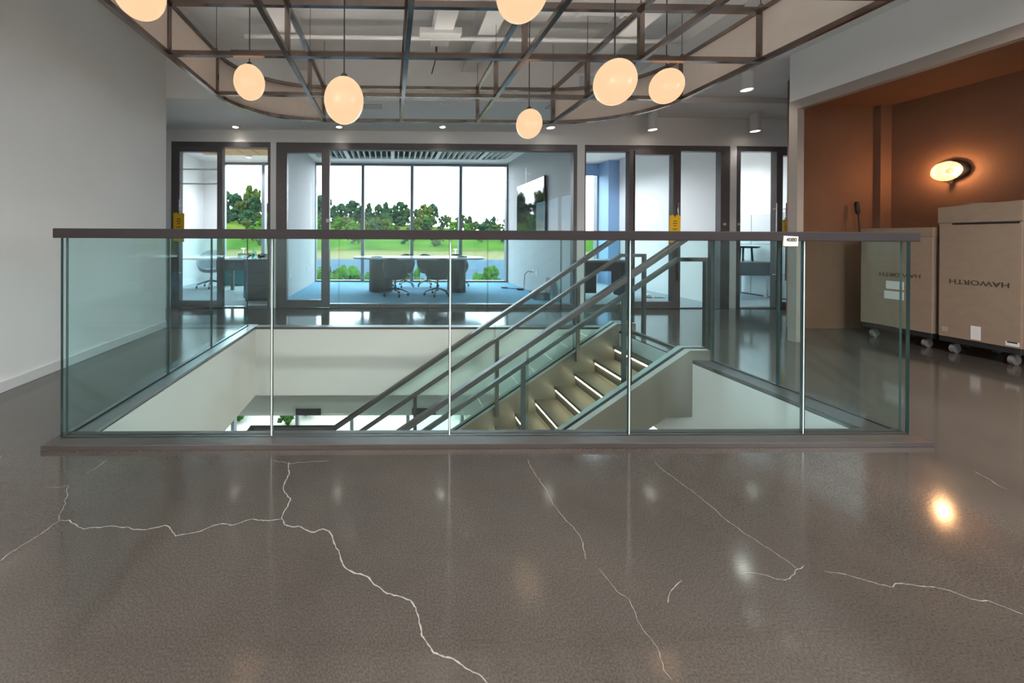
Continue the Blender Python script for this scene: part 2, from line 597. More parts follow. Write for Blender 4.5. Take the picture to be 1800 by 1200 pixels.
for w, pl in CR:
    w *= 0.72
    pts = [Vector((x, y, 0)) for x, y in pl]
    for _ in range(2):
        q = [pts[0]]
        for a, b in zip(pts, pts[1:]):
            l = (b - a).length
            mid = (a + b) / 2 + Vector((random.uniform(-1, 1), random.uniform(-1, 1), 0)) * l * 0.09
            q += [mid, b]
        pts = q
    m = MB()
    N = len(pts)
    for i, p in enumerate(pts):
        d = (pts[min(i + 1, N - 1)] - pts[max(i - 1, 0)]).normalized()
        a = Vector((-d.y, d.x, 0))
        t = w * 0.5 * random.uniform(0.35, 1.0) * (0.3 if i in (0, N - 1) else 1)
        m.v += [tuple(p + a * t + Vector((0, 0, 0.0006))), tuple(p - a * t + Vector((0, 0, 0.0006)))]
        if i:
            m.quad((2 * i - 2, 2 * i - 1, 2 * i + 1, 2 * i))
    m.build('crack_filler', 'crack', floor)

# shaft lining of the stair opening
B = -0.88
struct('wall_shaft_left', MB().box(HX0 - 0.001, HX0 + 0.012, HY0, HY1, B - 0.01, -0.012), 'shaft_paint', 'cream painted left side of the stair opening')
struct('wall_shaft_right', MB().box(HX1 - 0.012, HX1 + 0.001, HY0, HY1, B - 0.01, -0.012), 'shaft_paint', 'cream painted right side of the stair opening')
struct('wall_shaft_back', MB().box(HX0, HX1, HY1 - 0.012, HY1 + 0.001, B - 0.01, -0.012), 'shaft_paint', 'cream painted far side of the stair opening')
struct('wall_shaft_front', MB().box(HX0, HX1, HY0 - 0.001, HY0 + 0.012, B - 0.01, -0.012), 'shaft_paint', 'cream painted near side of the stair opening')

# hall walls
NY_ = 4.58
m = MB()
m.box(-3.14, -3.0, -0.9, 4.6, 0, DECK)
m.box(-3.14, -3.0, -4.2, -0.9, 0, 1.25)
m.box(-3.14, -3.0, -4.2, -0.9, 3.45, DECK)
struct('wall_left', m, 'wall_paint', 'plain white wall along the left of the hall')
struct('baseboard_left', MB().box(-3.0, -2.985, -4.2, 4.6, 0, 0.09), 'baseboard', 'low white baseboard at the foot of the left wall', 'baseboard', bevel=0.004)
struct('wall_back', MB().box(-3.14, 6.9, -4.35, -4.2, 0, DECK), 'wall_paint', 'white wall behind the viewer')

m = MB()
m.box(-8, 9.2, FW, FW + 0.12, 2.85, DECK)
for a, b in ((-8, -3.765), (-2.07, -1.975), (3.245, 3.375), (5.947, 6.06), (7.5, 9.2)):
    m.box(a, b, FW, FW + 0.12, 0, 2.85)
struct('wall_far', m, 'wall_paint', 'white wall with four glazed fronts at the far side of the hall')
struct('wall_corridor_left', MB().box(-8.15, -8, 4.6, 9.5, 0, DECK), 'wall_paint', 'white end wall of the corridor on the left')
struct('wall_corridor_right', MB().box(9.2, 9.35, 4.7, 9.5, 0, DECK), 'wall_paint', 'white end wall of the corridor on the right')
struct('wall_corridor_near', MB().box(6.75, 9.2, NY_ + 0.10, NY_ + 0.2, 0, DECK), 'wall_paint', 'white corridor wall behind the niche')
struct('wall_left_return', MB().box(-8, -3.14, 4.45, 4.6, 0, DECK), 'wall_paint', 'white wall facing the far glazed fronts on the left')

# right wall with the wide portal and the terracotta niche behind it
XR, YR = 4.79, 4.04
struct('wall_right', MB().box(XR, XR + 0.10, -4.2, YR, 2.858, DECK), 'wall_paint', 'white upper wall above the wide portal on the right')
m = MB()
m.box(XR - 0.004, XR + 0.075, -4.2, YR + 0.001, 2.75, 2.8575)
m.box(XR - 0.004, XR + 0.075, YR - 0.085, YR + 0.001, 0, 2.75)
struct('trim_1', m, 'taupe', 'taupe lining around the head and jamb of the wide portal', 'trim')
NX, NY, NZ = 6.75, 4.58, 3.03
m = MB()
m.box(NX, NX + 0.12, -0.6, NY + 0.1, 0, 3.42)
m.box(NX, NX + 0.12, -4.2, -0.6, 0, 1.25)
m.box(NX, NX + 0.12, -4.2, -0.6, 2.95, 3.42)
struct('wall_niche_right', m, 'terracotta', 'terracotta painted side wall of the niche carrying the glass sconce')
m = MB()
m.box(5.52, NX, NY, NY + 0.1, 0, 3.42)
m.box(6.60, NX, NY - 0.07, NY, 0, NZ)
m.prism([(XR + 0.07, YR - 0.06), (5.53, NY + 0.0), (5.53, NY + 0.1), (XR + 0.07, YR)], 'Z', 0, 3.42)
struct('wall_niche_back', m, 'terracotta', 'terracotta painted rear wall of the niche with a corner pilaster')
struct('ceiling_niche', MB().prism([(XR + 0.08, -4.2), (NX, -4.2), (NX, NY), (5.53, NY), (XR + 0.08, YR - 0.06)], 'Z', NZ, NZ + 0.08), 'terracotta', 'terracotta painted ceiling of the niche', 'ceiling')

# ceilings
struct('ceiling', MB().box(-8.15, 9.35, 4.4, 9.7, DECK, DECK + 0.25).box(-3.14, 6.87, -4.35, 4.4, DECK, DECK + 0.25), 'deck_paint', 'light grey exposed structural deck above the lattice', 'ceiling')
struct('ceiling_soffit', MB().box(-8, 2.55, 4.6, FW, 3.06, DECK - 0.002), 'ceiling_paint', 'lowered plaster soffit over the corridor at the far left', 'ceiling')
m = MB()
m.box(3.3, 6.87, -4.2, 4.6, 3.42, DECK - 0.002)
m.box(2.55, 9.2, 4.6, 5.24, 3.42, DECK - 0.002)
m.box(2.55, 9.2, 5.24, FW, 3.337, DECK - 0.002)
struct('ceiling_right', m, 'ceiling_paint', 'flat plaster ceiling on the right carrying white cylinder lights', 'ceiling')

# exposed services under the deck
for k, x in enumerate((-2.35, -1.15, 1.05, 2.6)):
    m = MB()
    m.box(x - 0.10, x + 0.10, -4.1, 4.59, 3.45, 3.47)
    m.box(x - 0.012, x + 0.012, -4.1, 4.59, 3.47, 3.68)
    m.box(x - 0.10, x + 0.10, -4.1, 4.59, 3.68, 3.698)
    tag(m.build('steel_beam', 'deck_paint'), ['leftmost painted steel beam under the deck near the left wall', 'painted steel beam under the deck above the left pendant globes',
        'painted steel beam under the deck right of the lattice middle', 'rightmost painted steel beam under the deck by the plaster ceiling'][k], 'beam', 'painted steel beams under the deck', kind='structure')
for k, (y, z, r) in enumerate(((3.75, 3.40, 0.022), (4.05, 3.38, 0.016), (2.9, 3.42, 0.03))):
    m = MB().tube([(-1.6, y, z), (3.28, y, z)], r, 10)
    o = m.build('ceiling_pipe', 'deck_paint', smooth=True)
    tag(o, ['thicker white pipe crossing under the deck above the far crossbars', 'thin white conduit crossing under the deck nearest the soffit', 'thick white pipe crossing under the deck above the nearer crossbar'][k], 'pipe', 'pipes under the deck')
duct = thing('air_duct', (1.9, 3.3, 3.44), 'white rectangular air duct under the deck right of centre', 'duct')
MB().box(1.2, 2.46, 3.05, 3.4, 3.44, 3.62).build('duct_body', 'deck_paint', duct, bevel=0.01)
for x in (1.4, 1.85, 2.3):
    MB().box(x - 0.015, x + 0.015, 3.04, 3.41, 3.42, 3.69).build('strap', 'white_metal', duct)
duct = thing('air_duct', (0.62, 3.7, 3.36), 'white stub duct with a flanged collar under the deck near the middle', 'duct')
m = MB().box(0.45, 0.66, 3.2, 3.95, 3.42, 3.6)
m.build('duct_body', 'deck_paint', duct, bevel=0.01)
MB().box(0.30, 0.75, 3.62, 3.72, 3.38, 3.45).build('collar', 'white_metal', duct, bevel=0.006)

# partitions, floors and ceilings of the glazed rooms
struct('wall_partition_left', MB().box(-2.16, -2.07, FW + 0.12, WW, 0, DECK), 'grey_paint', 'grey partition on the left of the meeting room')
struct('wall_partition_right', MB().box(3.24, 3.40, FW + 0.12, WW, 0, DECK), 'grey_paint', 'grey partition on the right of the meeting room behind the television')
struct('wall_partition_mid', MB().box(6.05, 6.14, FW + 0.12, WW, 0, DECK), 'wall_paint', 'pale partition between the two rooms on the right')
struct('wall_room_right', MB().box(8.05, 8.2, FW + 0.12, WW, 0, DECK), 'wall_paint', 'white side wall of the room at the far right')
struct('wall_office_left', MB().box(-5.25, -5.12, FW + 0.12, WW, 0, DECK), 'wall_paint', 'pale side wall of the office on the left')
struct('floor_carpet', MB().box(-2.07, 3.24, FW + 0.12, WW, 0.0005, 0.008), 'carpet', 'blue grey carpet of the meeting room', 'floor')
struct('floor_office', MB().box(-5.12, -2.16, FW + 0.12, WW, 0.0005, 0.008), 'office_floor', 'pale grey carpet of the office on the left', 'floor')
struct('floor_room_mid', MB().box(3.40, 6.05, FW + 0.12, WW, 0.0005, 0.008), 'office_floor', 'pale grey carpet of the room right of the meeting room', 'floor')
struct('floor_room_right', MB().box(6.14, 8.05, FW + 0.12, WW, 0.0005, 0.008), 'office_floor', 'pale grey carpet of the room at the far right', 'floor')
BX0, BX1, BY0, BY1 = -1.9, 3.0, 6.5, 9.0
m = MB()
m.box(-2.07, BX0, FW + 0.12, WW, 3.3, 3.36)
m.box(BX1, 3.24, FW + 0.12, WW, 3.3, 3.36)
m.box(BX0, BX1, FW + 0.12, BY0, 3.3, 3.36)
m.box(BX0, BX1, BY1, WW, 3.3, 3.36)
cr = 0.22
for sx, cx in ((1, BX1), (-1, BX0)):
    pts = [(cx, BY1)]
    for i in range(7):
        a = math.pi / 2 * i / 6
        pts.append((cx - sx * cr + sx * cr * math.cos(a), BY1 - cr + cr * math.sin(a)))
    m.prism(pts, 'Z', 3.3, 3.36)
struct('ceiling_meeting_room', m, 'ceiling_paint', 'pale plaster ceiling border around the meeting room baffles', 'ceiling')
struct('ceiling_plenum', MB().box(-2.07, 3.24, FW + 0.12, WW, 3.60, 3.62), 'plenum', 'dark plenum above the meeting room baffles', 'ceiling')
struct('ceiling_office', MB().box(-5.12, -2.16, FW + 0.12, WW, 3.3, 3.36), 'ceiling_paint', 'plaster ceiling of the office on the left', 'ceiling')
struct('ceiling_room_mid', MB().box(3.40, 6.05, FW + 0.12, WW, 3.3, 3.36), 'ceiling_paint', 'plaster ceiling of the room right of the meeting room', 'ceiling')
struct('ceiling_room_right', MB().box(6.14, 8.05, FW + 0.12, WW, 3.3, 3.36), 'ceiling_paint', 'plaster ceiling of the room at the far right', 'ceiling')

# outer wall
m = MB()
m.box(-8, 9.2, WW, WW + 0.18, 3.27, DECK)
m.box(-8, -4.6, WW, WW + 0.18, 0, 3.27)
m.box(-2.19, -2.087, WW, WW + 0.18, 0, 3.27)
m.box(3.235, 3.6, WW, WW + 0.18, 0, 3.27)
m.box(5.757, 6.2, WW, WW + 0.18, 0, 3.27)
m.box(7.9, 9.2, WW, WW + 0.18, 0, 3.27)
m.box(6.2, 7.9, WW, WW + 0.18, 0, 0.60)
m.box(3.6, 5.757, WW, WW + 0.18, 0, 0.60)
struct('wall_outer', m, 'wall_paint', 'outer wall of the building around the large windows')
struct('wall_blue_column', MB().box(5.757, 6.05, 8.95, WW, 0, 3.3), 'blue_paint', 'blue painted column beside the window of the room on the right')
struct('trim_2', MB().box(3.6, 5.757, WW - 0.03, WW - 0.005, 2.97, 3.27), 'blue_paint', 'blue roller shade at the head of the window in the room on the right', 'shade')


def outer_window(idx, x0, x1, z0, z1, mulls, label, mw=0.085, y=WW):
    w = thing('window_%d' % idx, ((x0 + x1) / 2, y, z0), label, 'window', kind='structure')
    MB().box(x0, x1, y + 0.0, y + 0.14, z0, z0 + 0.05).build('sill', 'frame_metal', w)
    MB().box(x0, x1, y + 0.0, y + 0.14, z1 - 0.05, z1).build('head', 'frame_metal', w)
    xs = [x0 + 0.02] + list(mulls) + [x1 - 0.02]
    for i, xm in enumerate(xs):
        ww = mw if 0 < i < len(xs) - 1 else 0.04
        MB().box(xm - ww / 2, xm + ww / 2, y - 0.02, y + 0.15, z0, z1).build('mullion', 'mullion_metal', w)
    for a, b in zip(xs, xs[1:]):
        MB().box(a, b, y + 0.07, y + 0.08, z0 + 0.02, z1 - 0.02).build('pane', 'window_glass', w)
    return w


outer_window(5, -2.087, 3.235, 0.0, 3.27, (-0.77, 0.585, 1.93), 'tall four-bay window of the meeting room facing the green hillside')
outer_window(6, -4.6, -2.19, 0.0, 3.27, (-3.49,), 'tall window of the left office facing the hillside')
outer_window(7, 3.6, 5.757, 0.60, 3.27, (4.6,), 'window of the room right of the meeting room, blue shade at its head')
outer_window(10, 6.2, 7.9, 0.60, 3.27, (7.05,), 'window of the room at the far right')  # window added to brighten this otherwise dark room


def added_side_window(idx, x, z0, z1, label):  # unseen windows added to let more daylight into the hall
    w = thing('window_%d' % idx, (x, -2.4, z0), label, 'window', kind='structure')
    MB().box(x, x + 0.10, -4.2, -0.6 if x > 0 else -0.9, z0, z0 + 0.05).build('sill', 'frame_metal', w)
    MB().box(x, x + 0.10, -4.2, -0.6 if x > 0 else -0.9, z1 - 0.05, z1).build('head', 'frame_metal', w)
    for y in (-4.15, -2.9, -1.75, -0.65 if x > 0 else -0.95):
        MB().box(x, x + 0.10, y - 0.04, y + 0.04, z0, z1).build('mullion', 'mullion_metal', w)
    for a, b in ((-4.15, -2.9), (-2.9, -1.75), (-1.75, -0.7 if x > 0 else -0.95)):
        MB().box(x + 0.05, x + 0.06, a, b, z0 + 0.02, z1 - 0.02).build('pane', 'window_glass', w)


added_side_window(9, NX + 0.01, 1.25, 2.95, 'side window on the right behind the viewer')
added_side_window(11, -3.12, 1.25, 3.45, 'side window on the left behind the viewer')

# ------------------------------------------------------------------ lower storey
struct('floor_lower', MB().box(-8, 9.2, -4.2, 9.5, -4.9, -4.8), 'lower_floor', 'pale floor of the storey below', 'floor')
m = MB()
m.box(-8, 9.2, 5.6, 5.72, -1.70, B)
bulk = struct('wall_lower_bulkhead', m, 'lower_bulkhead', 'grey green bulkhead under the far side of the stair opening')
struct('wall_lower_left', MB().box(-8.15, -8, -4.2, 9.5, -4.8, B), 'wall_paint', 'white left wall of the storey below')
struct('wall_lower_right', MB().box(9.2, 9.35, -4.2, 9.5, -4.8, B), 'wall_paint', 'white right wall of the storey below')
struct('wall_lower_back', MB().box(-8, 9.2, -4.35, -4.2, -4.8, B), 'wall_paint', 'white near wall of the storey below')
for k, (x0, x1) in enumerate(((-1.53, -1.13), (0.37, 0.75))):
    v = thing('air_grille', ((x0 + x1) / 2, 5.6, -1.70), ['dark slotted air grille on the lower bulkhead, the left of two', 'dark slotted air grille on the lower bulkhead behind the stair glass, the right of two'][k], 'grille', 'air grilles on the lower bulkhead')
    MB().box(x0, x1, 5.59, 5.599, -1.69, -1.575).build('backing', 'vent', v)
    MB().box(x0 - 0.012, x1 + 0.012, 5.585, 5.599, -1.575, -1.563).build('border', 'white_metal', v)
    n = 12
    for i in range(n + 1):
        x = x0 + (x1 - x0) * i / n
        MB().box(x - 0.004, x + 0.004, 5.58, 5.592, -1.69, -1.575).build('slat', 'plenum', v)
outer_window(8, -8, 9.2, -4.75, -1.2, (-6.1, -4.3, -2.55, -1.05, 0.5, 2.0, 3.5, 5.3, 7.1), 'long window of the storey below seen through the stair opening', y=9.4)

# ------------------------------------------------------------------ glazed office fronts
G0, G1 = FW + 0.005, FW + 0.105      # frame depth
GY = FW + 0.05


def member(name, parent, x0, x1, z0, z1, dy=0.0, m='frame_metal'):
    return MB().box(x0, x1, G0 + dy, G1 + dy, z0, z1).build(name, m, parent, bevel=0.003)


def pane(parent, x0, x1, z0, z1, y=GY, m='store_glass'):
    return MB().box(x0, x1, y, y + 0.01, z0, z1).build('pane', m, parent)


def handle(parent, x, y, z0, z1, m='shoe_metal'):
    h = MB().tube([(x, y, z0), (x, y, z1)], 0.012, 8)
    for z in (z0 + 0.1, z1 - 0.1):
        h.tube([(x, y, z), (x, y + 0.06, z)], 0.008, 6)
    return h.build('pull_handle', m, parent, smooth=True)


def front(idx, x0, x1, label, mulls, panes, zt=2.85, sill=True):
    w = thing('window_%d' % idx, ((x0 + x1) / 2, GY, 0), label, 'window', kind='structure')
    member('head', w, x0, x1, 2.76, zt)
    for a, b in mulls:
        member('mullion', w, a, b, 0, 2.76)
    for a, b in panes:
        member('sill', w, a, b, 0, 0.07)
        member('glazing_bead', w, a, b, 2.735, 2.76)
        pane(w, a, b, 0.07, 2.74)
    return w


def leaf(idx, x0, x1, label, ls, rs, bottom, top, zt, y=-0.02):
    d = thing('door_%d' % idx, ((x0 + x1) / 2, GY + y, 0), label, 'door', kind='structure')
    member('stile', d, x0, x0 + ls, 0.01, zt, y)
    member('stile', d, x1 - rs, x1, 0.01, zt, y)
    member('bottom_rail', d, x0 + ls, x1 - rs, 0.01, bottom, y)
    member('top_rail', d, x0 + ls, x1 - rs, top, zt, y)
    pane(d, x0 + ls, x1 - rs, bottom, top, GY + y)
    return d


w1 = front(1, -3.765, -2.07, 'dark metal framed opening of the left office beside the white wall', [(-3.765, -3.63), (-2.12, -2.07)], [])
d1 = leaf(1, -3.63, -2.886, 'sliding glass door of the left office, half open', 0.02, 0.088, 0.126, 2.671, 2.755)
for z in (2.38, 2.13):  # white bands painted on the pane as a reflection of ceiling lines
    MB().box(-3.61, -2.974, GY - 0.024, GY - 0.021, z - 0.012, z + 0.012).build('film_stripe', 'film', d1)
handle(d1, -3.60, FW - 0.05, 0.5, 1.85)
w2 = front(2, -1.975, 3.245, 'wide dark metal framed glass front of the meeting room', [(-1.975, -1.80), (3.184, 3.245)],
           [(-1.056, -0.216), (-0.210, 0.640), (0.646, 1.500), (1.506, 2.364), (2.370, 3.184)])
d2 = leaf(2, -1.80, -1.056, 'glass door of the meeting room with wide dark stiles', 0.015, 0.135, 0.139, 2.675, 2.76)
MB().box(-1.11, -1.045, GY - 0.08, GY - 0.068, 1.475, 1.535).build('lock_plate', 'white_metal', d2, bevel=0.004)
w3 = front(3, 3.375, 5.947, 'dark metal framed glass front right of the meeting room', [(3.375, 3.403), (4.164, 4.245), (5.786, 5.947)], [(3.403, 4.164)])
d3 = leaf(3, 4.245, 5.059, 'sliding glass door of the room right of the meeting room with a yellow tag', 0.012, 0.131, 0.12, 2.685, 2.76)
handle(d3, 4.99, FW - 0.05, 0.5, 1.85)
MB().box(5.83, 5.875, G0 - 0.012, G0, 1.46, 1.50).build('lock_plate', 'white_metal', w3, bevel=0.003)
w4 = front(4, 6.06, 7.5, 'dark metal framed glass front at the far right beside the portal', [(6.06, 6.14), (7.4, 7.5)], [])
d4 = leaf(4, 6.76, 7.4, 'glass door at the far right, standing partly open beside the portal', 0.11, 0.11, 0.12, 2.685, 2.76)
handle(d4, 6.73, FW - 0.05, 0.5, 1.85)
handle(d4, 6.88, FW - 0.06, 0.5, 1.85)
MB().box(6.085, 6.12, G0 - 0.012, G0, 1.46, 1.50).build('lock_plate', 'white_metal', w4, bevel=0.003)
for w in (w1, w4):
    x0, x1 = (-2.886, -2.12) if w is w1 else (6.14, 6.76)
    MB().box(x0, x1, G0, G1, 0.0, 0.018).build('threshold', 'shoe_metal', w)
MB().box(5.059, 5.786, G0, G1, 0.0, 0.018).build('threshold', 'shoe_metal', w3)

for k, (x0, x1, zt) in enumerate(((-3.674, -3.494, 1.628), (4.815, 5.003, 1.636), (6.80, 6.93, 1.568))):
    xm, y = (x0 + x1) / 2, FW - 0.075
    t = thing('door_tag', (xm, y, zt - 0.5), ['yellow paper tag hung on the door handle of the left office', 'yellow paper tag hung on the sliding door right of the meeting room',
              'narrow yellow paper tag hung on the far right door handle'][k], 'tag', 'yellow tags on the door handles')
    a = 0.02
    MB().prism([(x0, zt - 0.48), (x1, zt - 0.5), (x1 + 0.005, zt - 0.02), (xm + 0.03, zt), (xm, zt - 0.045), (xm - 0.03, zt), (x0, zt - 0.015)], 'Y', y - 0.001, y + 0.001).build('sheet', 'yellow_paper', t)
    MB().tube([(xm, y, zt - 0.05), (xm, y + 0.02, zt + 0.03)], 0.004, 5).build('string', 'cord', t)
    for i, f in enumerate((0.11, 0.15, 0.19, 0.25, 0.33, 0.37)):
        hw = (0.030, 0.036, 0.026, 0.040, 0.022, 0.034)[i] * (x1 - x0) / 0.18
        MB().box(xm - hw, xm + hw, y - 0.0022, y - 0.001, zt - f - 0.006, zt - f + 0.006).build('printed_line', 'ink', t)

# ------------------------------------------------------------------ glass guardrail round the opening
GF, GL, GR, GB = 2.035, -1.925, 3.15, 4.64
RT, RB = 1.252, 1.196
guard = thing('glass_guardrail', (0.6, GF, 0), 'frameless greenish glass guardrail with dark metal cap around the stair opening', 'guardrail')
T = 0.008


def gpane(x0, x1, y0, y1, z0, z1, parent=guard, m='guard_glass'):
    dx, dy = x1 - x0, y1 - y0
    side = {3: 1, 5: 1} if dx > dy else {2: 1, 4: 1}
    return MB().box(x0, x1, y0, y1, z0, z1, 0, side).build('glass_pane', [m, 'glass_edge'], parent)


g = 0.006
xs = [GL - 0.012, -0.701, 0.357, 1.44, 2.504, GR + 0.012]
for a, b in zip(xs, xs[1:]):
    gpane(a + g, b - g, GF - T, GF + T, 0.012, RB + 0.02)
    if b < GR:
        MB().box(b - 0.0035, b + 0.0035, GF - 0.006, GF + 0.006, 0.027, RB).build('silicone_joint', 'silicone', guard)  # whitish strip in the gap imitates the bright highlight along the joint
ys = [GF + 0.02, 2.985, 3.70, GB - 0.015]
for a, b in zip(ys, ys[1:]):
    gpane(GL - T, GL + T, a + g, b - g, 0.012, RB + 0.02)
ys = [GF + 0.02, 2.726, 3.29]
for a, b in zip(ys, ys[1:]):
    gpane(GR - T, GR + T, a + g, b - g, 0.012, RB + 0.02)
xs = [GL - 0.012, -0.70, 0.31, 1.325, 2.335, GR]
for a, b in zip(xs, xs[1:]):
    gpane(a + g, b - g, GB - T, GB + T, 0.012, RB + 0.02)
hw = 0.032
MB().box(GL - hw, GR + hw, GF - hw, GF + hw, RB, RT).build('cap_rail', 'rail_metal', guard, bevel=0.004)
MB().box(GL - hw, GL + hw, GF + hw, GB + hw, RB, RT).build('cap_rail', 'rail_metal', guard, bevel=0.004)
MB().box(GR - hw, GR + hw, GF + hw, 3.29, RB, RT).build('cap_rail', 'rail_metal', guard, bevel=0.004)
MB().box(GL + hw, GR + hw, GB - hw, GB + hw, RB, RT).build('cap_rail', 'rail_metal', guard, bevel=0.004)
# base plates and the shoe beside the glass
MB().box(GL - 0.035, GR + 0.022, 1.94, HY0 - 0.0, 0, 0.030).build('base_plate', 'plate_metal', guard, bevel=0.002)
MB().box(GL - 0.035, HX0 + 0.004, HY0, HY1 + 0.12, 0, 0.022).build('base_plate', 'shoe_metal', guard, bevel=0.002)
MB().box(HX1 - 0.004, GR + 0.035, HY0, 3.30, 0, 0.022).build('base_plate', 'plate_metal', guard, bevel=0.002)
MB().box(HX0 + 0.004, GR, HY1 - 0.004, GB + 0.04, 0, 0.018).build('base_plate', 'plate_metal', guard, bevel=0.002)
for x0, x1, y0, y1 in ((GL, GR, GF - 0.017, GF - 0.011), (GL, GR, GF + 0.011, GF + 0.017), (GL + 0.011, GL + 0.017, GF, GB), (GR - 0.017, GR - 0.011, GF, 3.29)):
    MB().box(x0, x1, y0, y1, 0.02, 0.030).build('gasket', 'black_slot', guard)

lab = thing('room_label', (2.384, GF - hw - 0.002, 1.165), 'white paper label reading 4080 stuck on the dark cap rail', 'label')
MB().prism([(2.338, 1.166), (2.428, 1.166), (2.430, 1.224), (2.341, 1.228)], 'Y', GF - hw - 0.0035, GF - hw - 0.001).build('paper', 'paper', lab)
text_mesh('4080', 0.032, Matrix.Translation((2.388, GF - hw - 0.004, 1.203)) @ Matrix.Rotation(R(90), 4, 'X'), 'ink', lab, 'lettering')

# ------------------------------------------------------------------ staircase
TR, RI, NS = 0.254, 0.172, 14
SL = RI / TR
SX0 = 3.16
YN0, YN1, YF0, YF1 = 3.29, 3.44, 4.36, 4.50
XE = SX0 - NS * TR
stair = thing('staircase', (1.4, 3.9, -4.8), 'straight flight with lit treads, painted stringers and glass sides going down left', 'staircase')


def ztop(x):
    return 0.12 - SL * (2.93 - x)


def zbot(x):
    return -0.53 - SL * (2.70 - x)


for y0, y1 in ((YN0, YN1), (YF0, YF1)):
    pts = [(3.17, 0.12), (2.93, 0.12), (XE, ztop(XE)), (XE - 0.5, ztop(XE)), (XE - 0.5, zbot(XE)), (XE, zbot(XE)), (2.70, -0.53), (2.955, -0.53), (2.955, 0.024), (3.17, 0.024)]
    m = MB().prism(pts, 'Y', y0, y1)
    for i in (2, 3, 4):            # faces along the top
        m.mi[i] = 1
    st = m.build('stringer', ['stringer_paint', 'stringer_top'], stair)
    ym = (y0 + y1) / 2
    sl = MB().bar((2.93, ym, 0.121), (XE, ym, ztop(XE) + 0.001), 0.030, 0.006)
    sl.bar((3.16, ym, 0.121), (2.93, ym, 0.121), 0.030, 0.006)
    sl.build('glazing_slot', 'black_slot', st)
for k in range(0, NS):
    x, z = SX0 - TR * k, -RI * k
    if k == 0:
        MB().box(x - 0.03, x + 0.01, YN1, YF0, -0.04, 0.02).build('landing_nosing', 'tread', stair)
    else:
        MB().box(x - 0.03, x + TR - 0.001, YN1, YF0, z - 0.035, z).build('tread', 'tread', stair, bevel=0.003)
    MB().box(x - 0.012, x, YN1, YF0, z - RI, z - 0.036).build('riser', 'riser', stair)
    if k:
        MB().box(x - 0.028, x - 0.014, YN1 + 0.03, YF0 - 0.03, z - 0.050, z - 0.036).build('light_strip', 'led', stair)
MB().prism([(2.955, -0.36), (2.955, -0.5), (2.70, -0.5), (XE, zbot(XE) + 0.03), (XE, zbot(XE) + 0.06), (2.75, -0.42)], 'Y', YN1, YF0).build('soffit_plate', 'stringer_paint', stair)
ZL = -RI * NS
MB().box(-1.75, XE, 2.2, YF1, ZL - 0.2, ZL).build('landing', 'tread', stair)


def zrail(x):
    return 1.17 - SL * (2.87 - x)


for side, ym in ((0, (YN0 + YN1) / 2), (1, (YF0 + YF1) / 2)):
    xl = -0.72
    xt = 2.87 + (1.224 - 1.17) / SL
    # sloped cap rail
    m = MB()
    m.bar((xl, ym, zrail(xl)), (xt, ym, 1.224), 0.060, 0.050)
    m.bar((xt - 0.01, ym, 1.224), (3.20, ym, 1.224), 0.060, 0.056)
    m.build('cap_rail', 'stair_metal', stair, bevel=0.004)
    if side == 1:
        m = MB()
        m.bar((xl + 0.02, ym, zrail(xl)), (-1.80, ym, zrail(xl)), 0.06, 0.056)
        m.bar((-1.78, ym + 0.03, zrail(xl)), (-1.78, 2.4, zrail(xl)), 0.06, 0.056)
        m.build('cap_rail', 'stair_metal', stair, bevel=0.004)
        gpane(-1.75, -0.75, ym - 0.007, ym + 0.007, ZL + 0.05, zrail(xl), stair, 'stair_glass')
        gpane(-1.787, -1.773, 2.4, ym - 0.03, ZL + 0.05, zrail(xl), stair, 'stair_glass')
    # glass
    js = [3.19, 2.40, 1.363, 0.32, XE]
    for a, b in zip(js, js[1:]):
        a2, b2 = a - 0.006, b + 0.006
        zb = lambda x: min(0.12, ztop(x)) + 0.002
        zt = lambda x: min(1.224, zrail(x))
        brk = [x for x in (xt, 2.93) if b2 < x < a2]
        xs_ = sorted([a2, b2] + brk)
        pts = [(x, zb(x)) for x in xs_] + [(x, zt(x)) for x in reversed(xs_)]
        mm = MB().prism(pts, 'Y', ym - 0.007, ym + 0.007, 1, 0)
        mm.build('glass_pane', ['stair_glass', 'glass_edge'], stair)
    # graspable handrail on the stair side with its return post
    yh = YN1 + 0.03 if side == 0 else YF0 - 0.03
    zh = lambda x: 1.0 - SL * (2.95 - x)
    x1 = 3.25
    m = MB()
    m.bar((XE - 0.35, yh, zh(XE - 0.35)), (2.95, yh, 1.0), 0.038, 0.042)
    m.bar((2.93, yh, 1.0), (x1 + 0.02, yh, 1.0), 0.038, 0.042)
    m.build('handrail', 'stair_metal', stair, bevel=0.004)
    MB().box(x1 - 0.02, x1 + 0.02, yh - 0.019, yh + 0.019, 0.0, 0.985).build('return_post', 'stair_metal', stair, bevel=0.003)
    for xj in (2.40, 1.363, 0.32):
        m = MB().box(xj - 0.022, xj + 0.022, yh - 0.012, yh + 0.012, ztop(xj) - 0.12, zh(xj))
        m.build('baluster', 'stair_metal', stair)
# connecting piece of the right guard to the floor plate at the stair head
MB().box(GR - 0.02, GR + 0.02, 3.285, 3.325, 0.0, RT).build('end_post', 'stair_metal', guard, bevel=0.003)

# ------------------------------------------------------------------ ceiling lattice
LZ, UZ = 2.70, 3.115
LX = [-1.82, -0.85, 0.125, 1.10, 2.07, 3.08]
LY = [0.50, 1.28, 2.05, 2.81, 3.58, 4.345]
BW = 0.038
lat = thing('ceiling_lattice', (0.63, 2.6, LZ), 'bronze metal lattice frame with rounded far corners hanging below the deck', 'lattice')


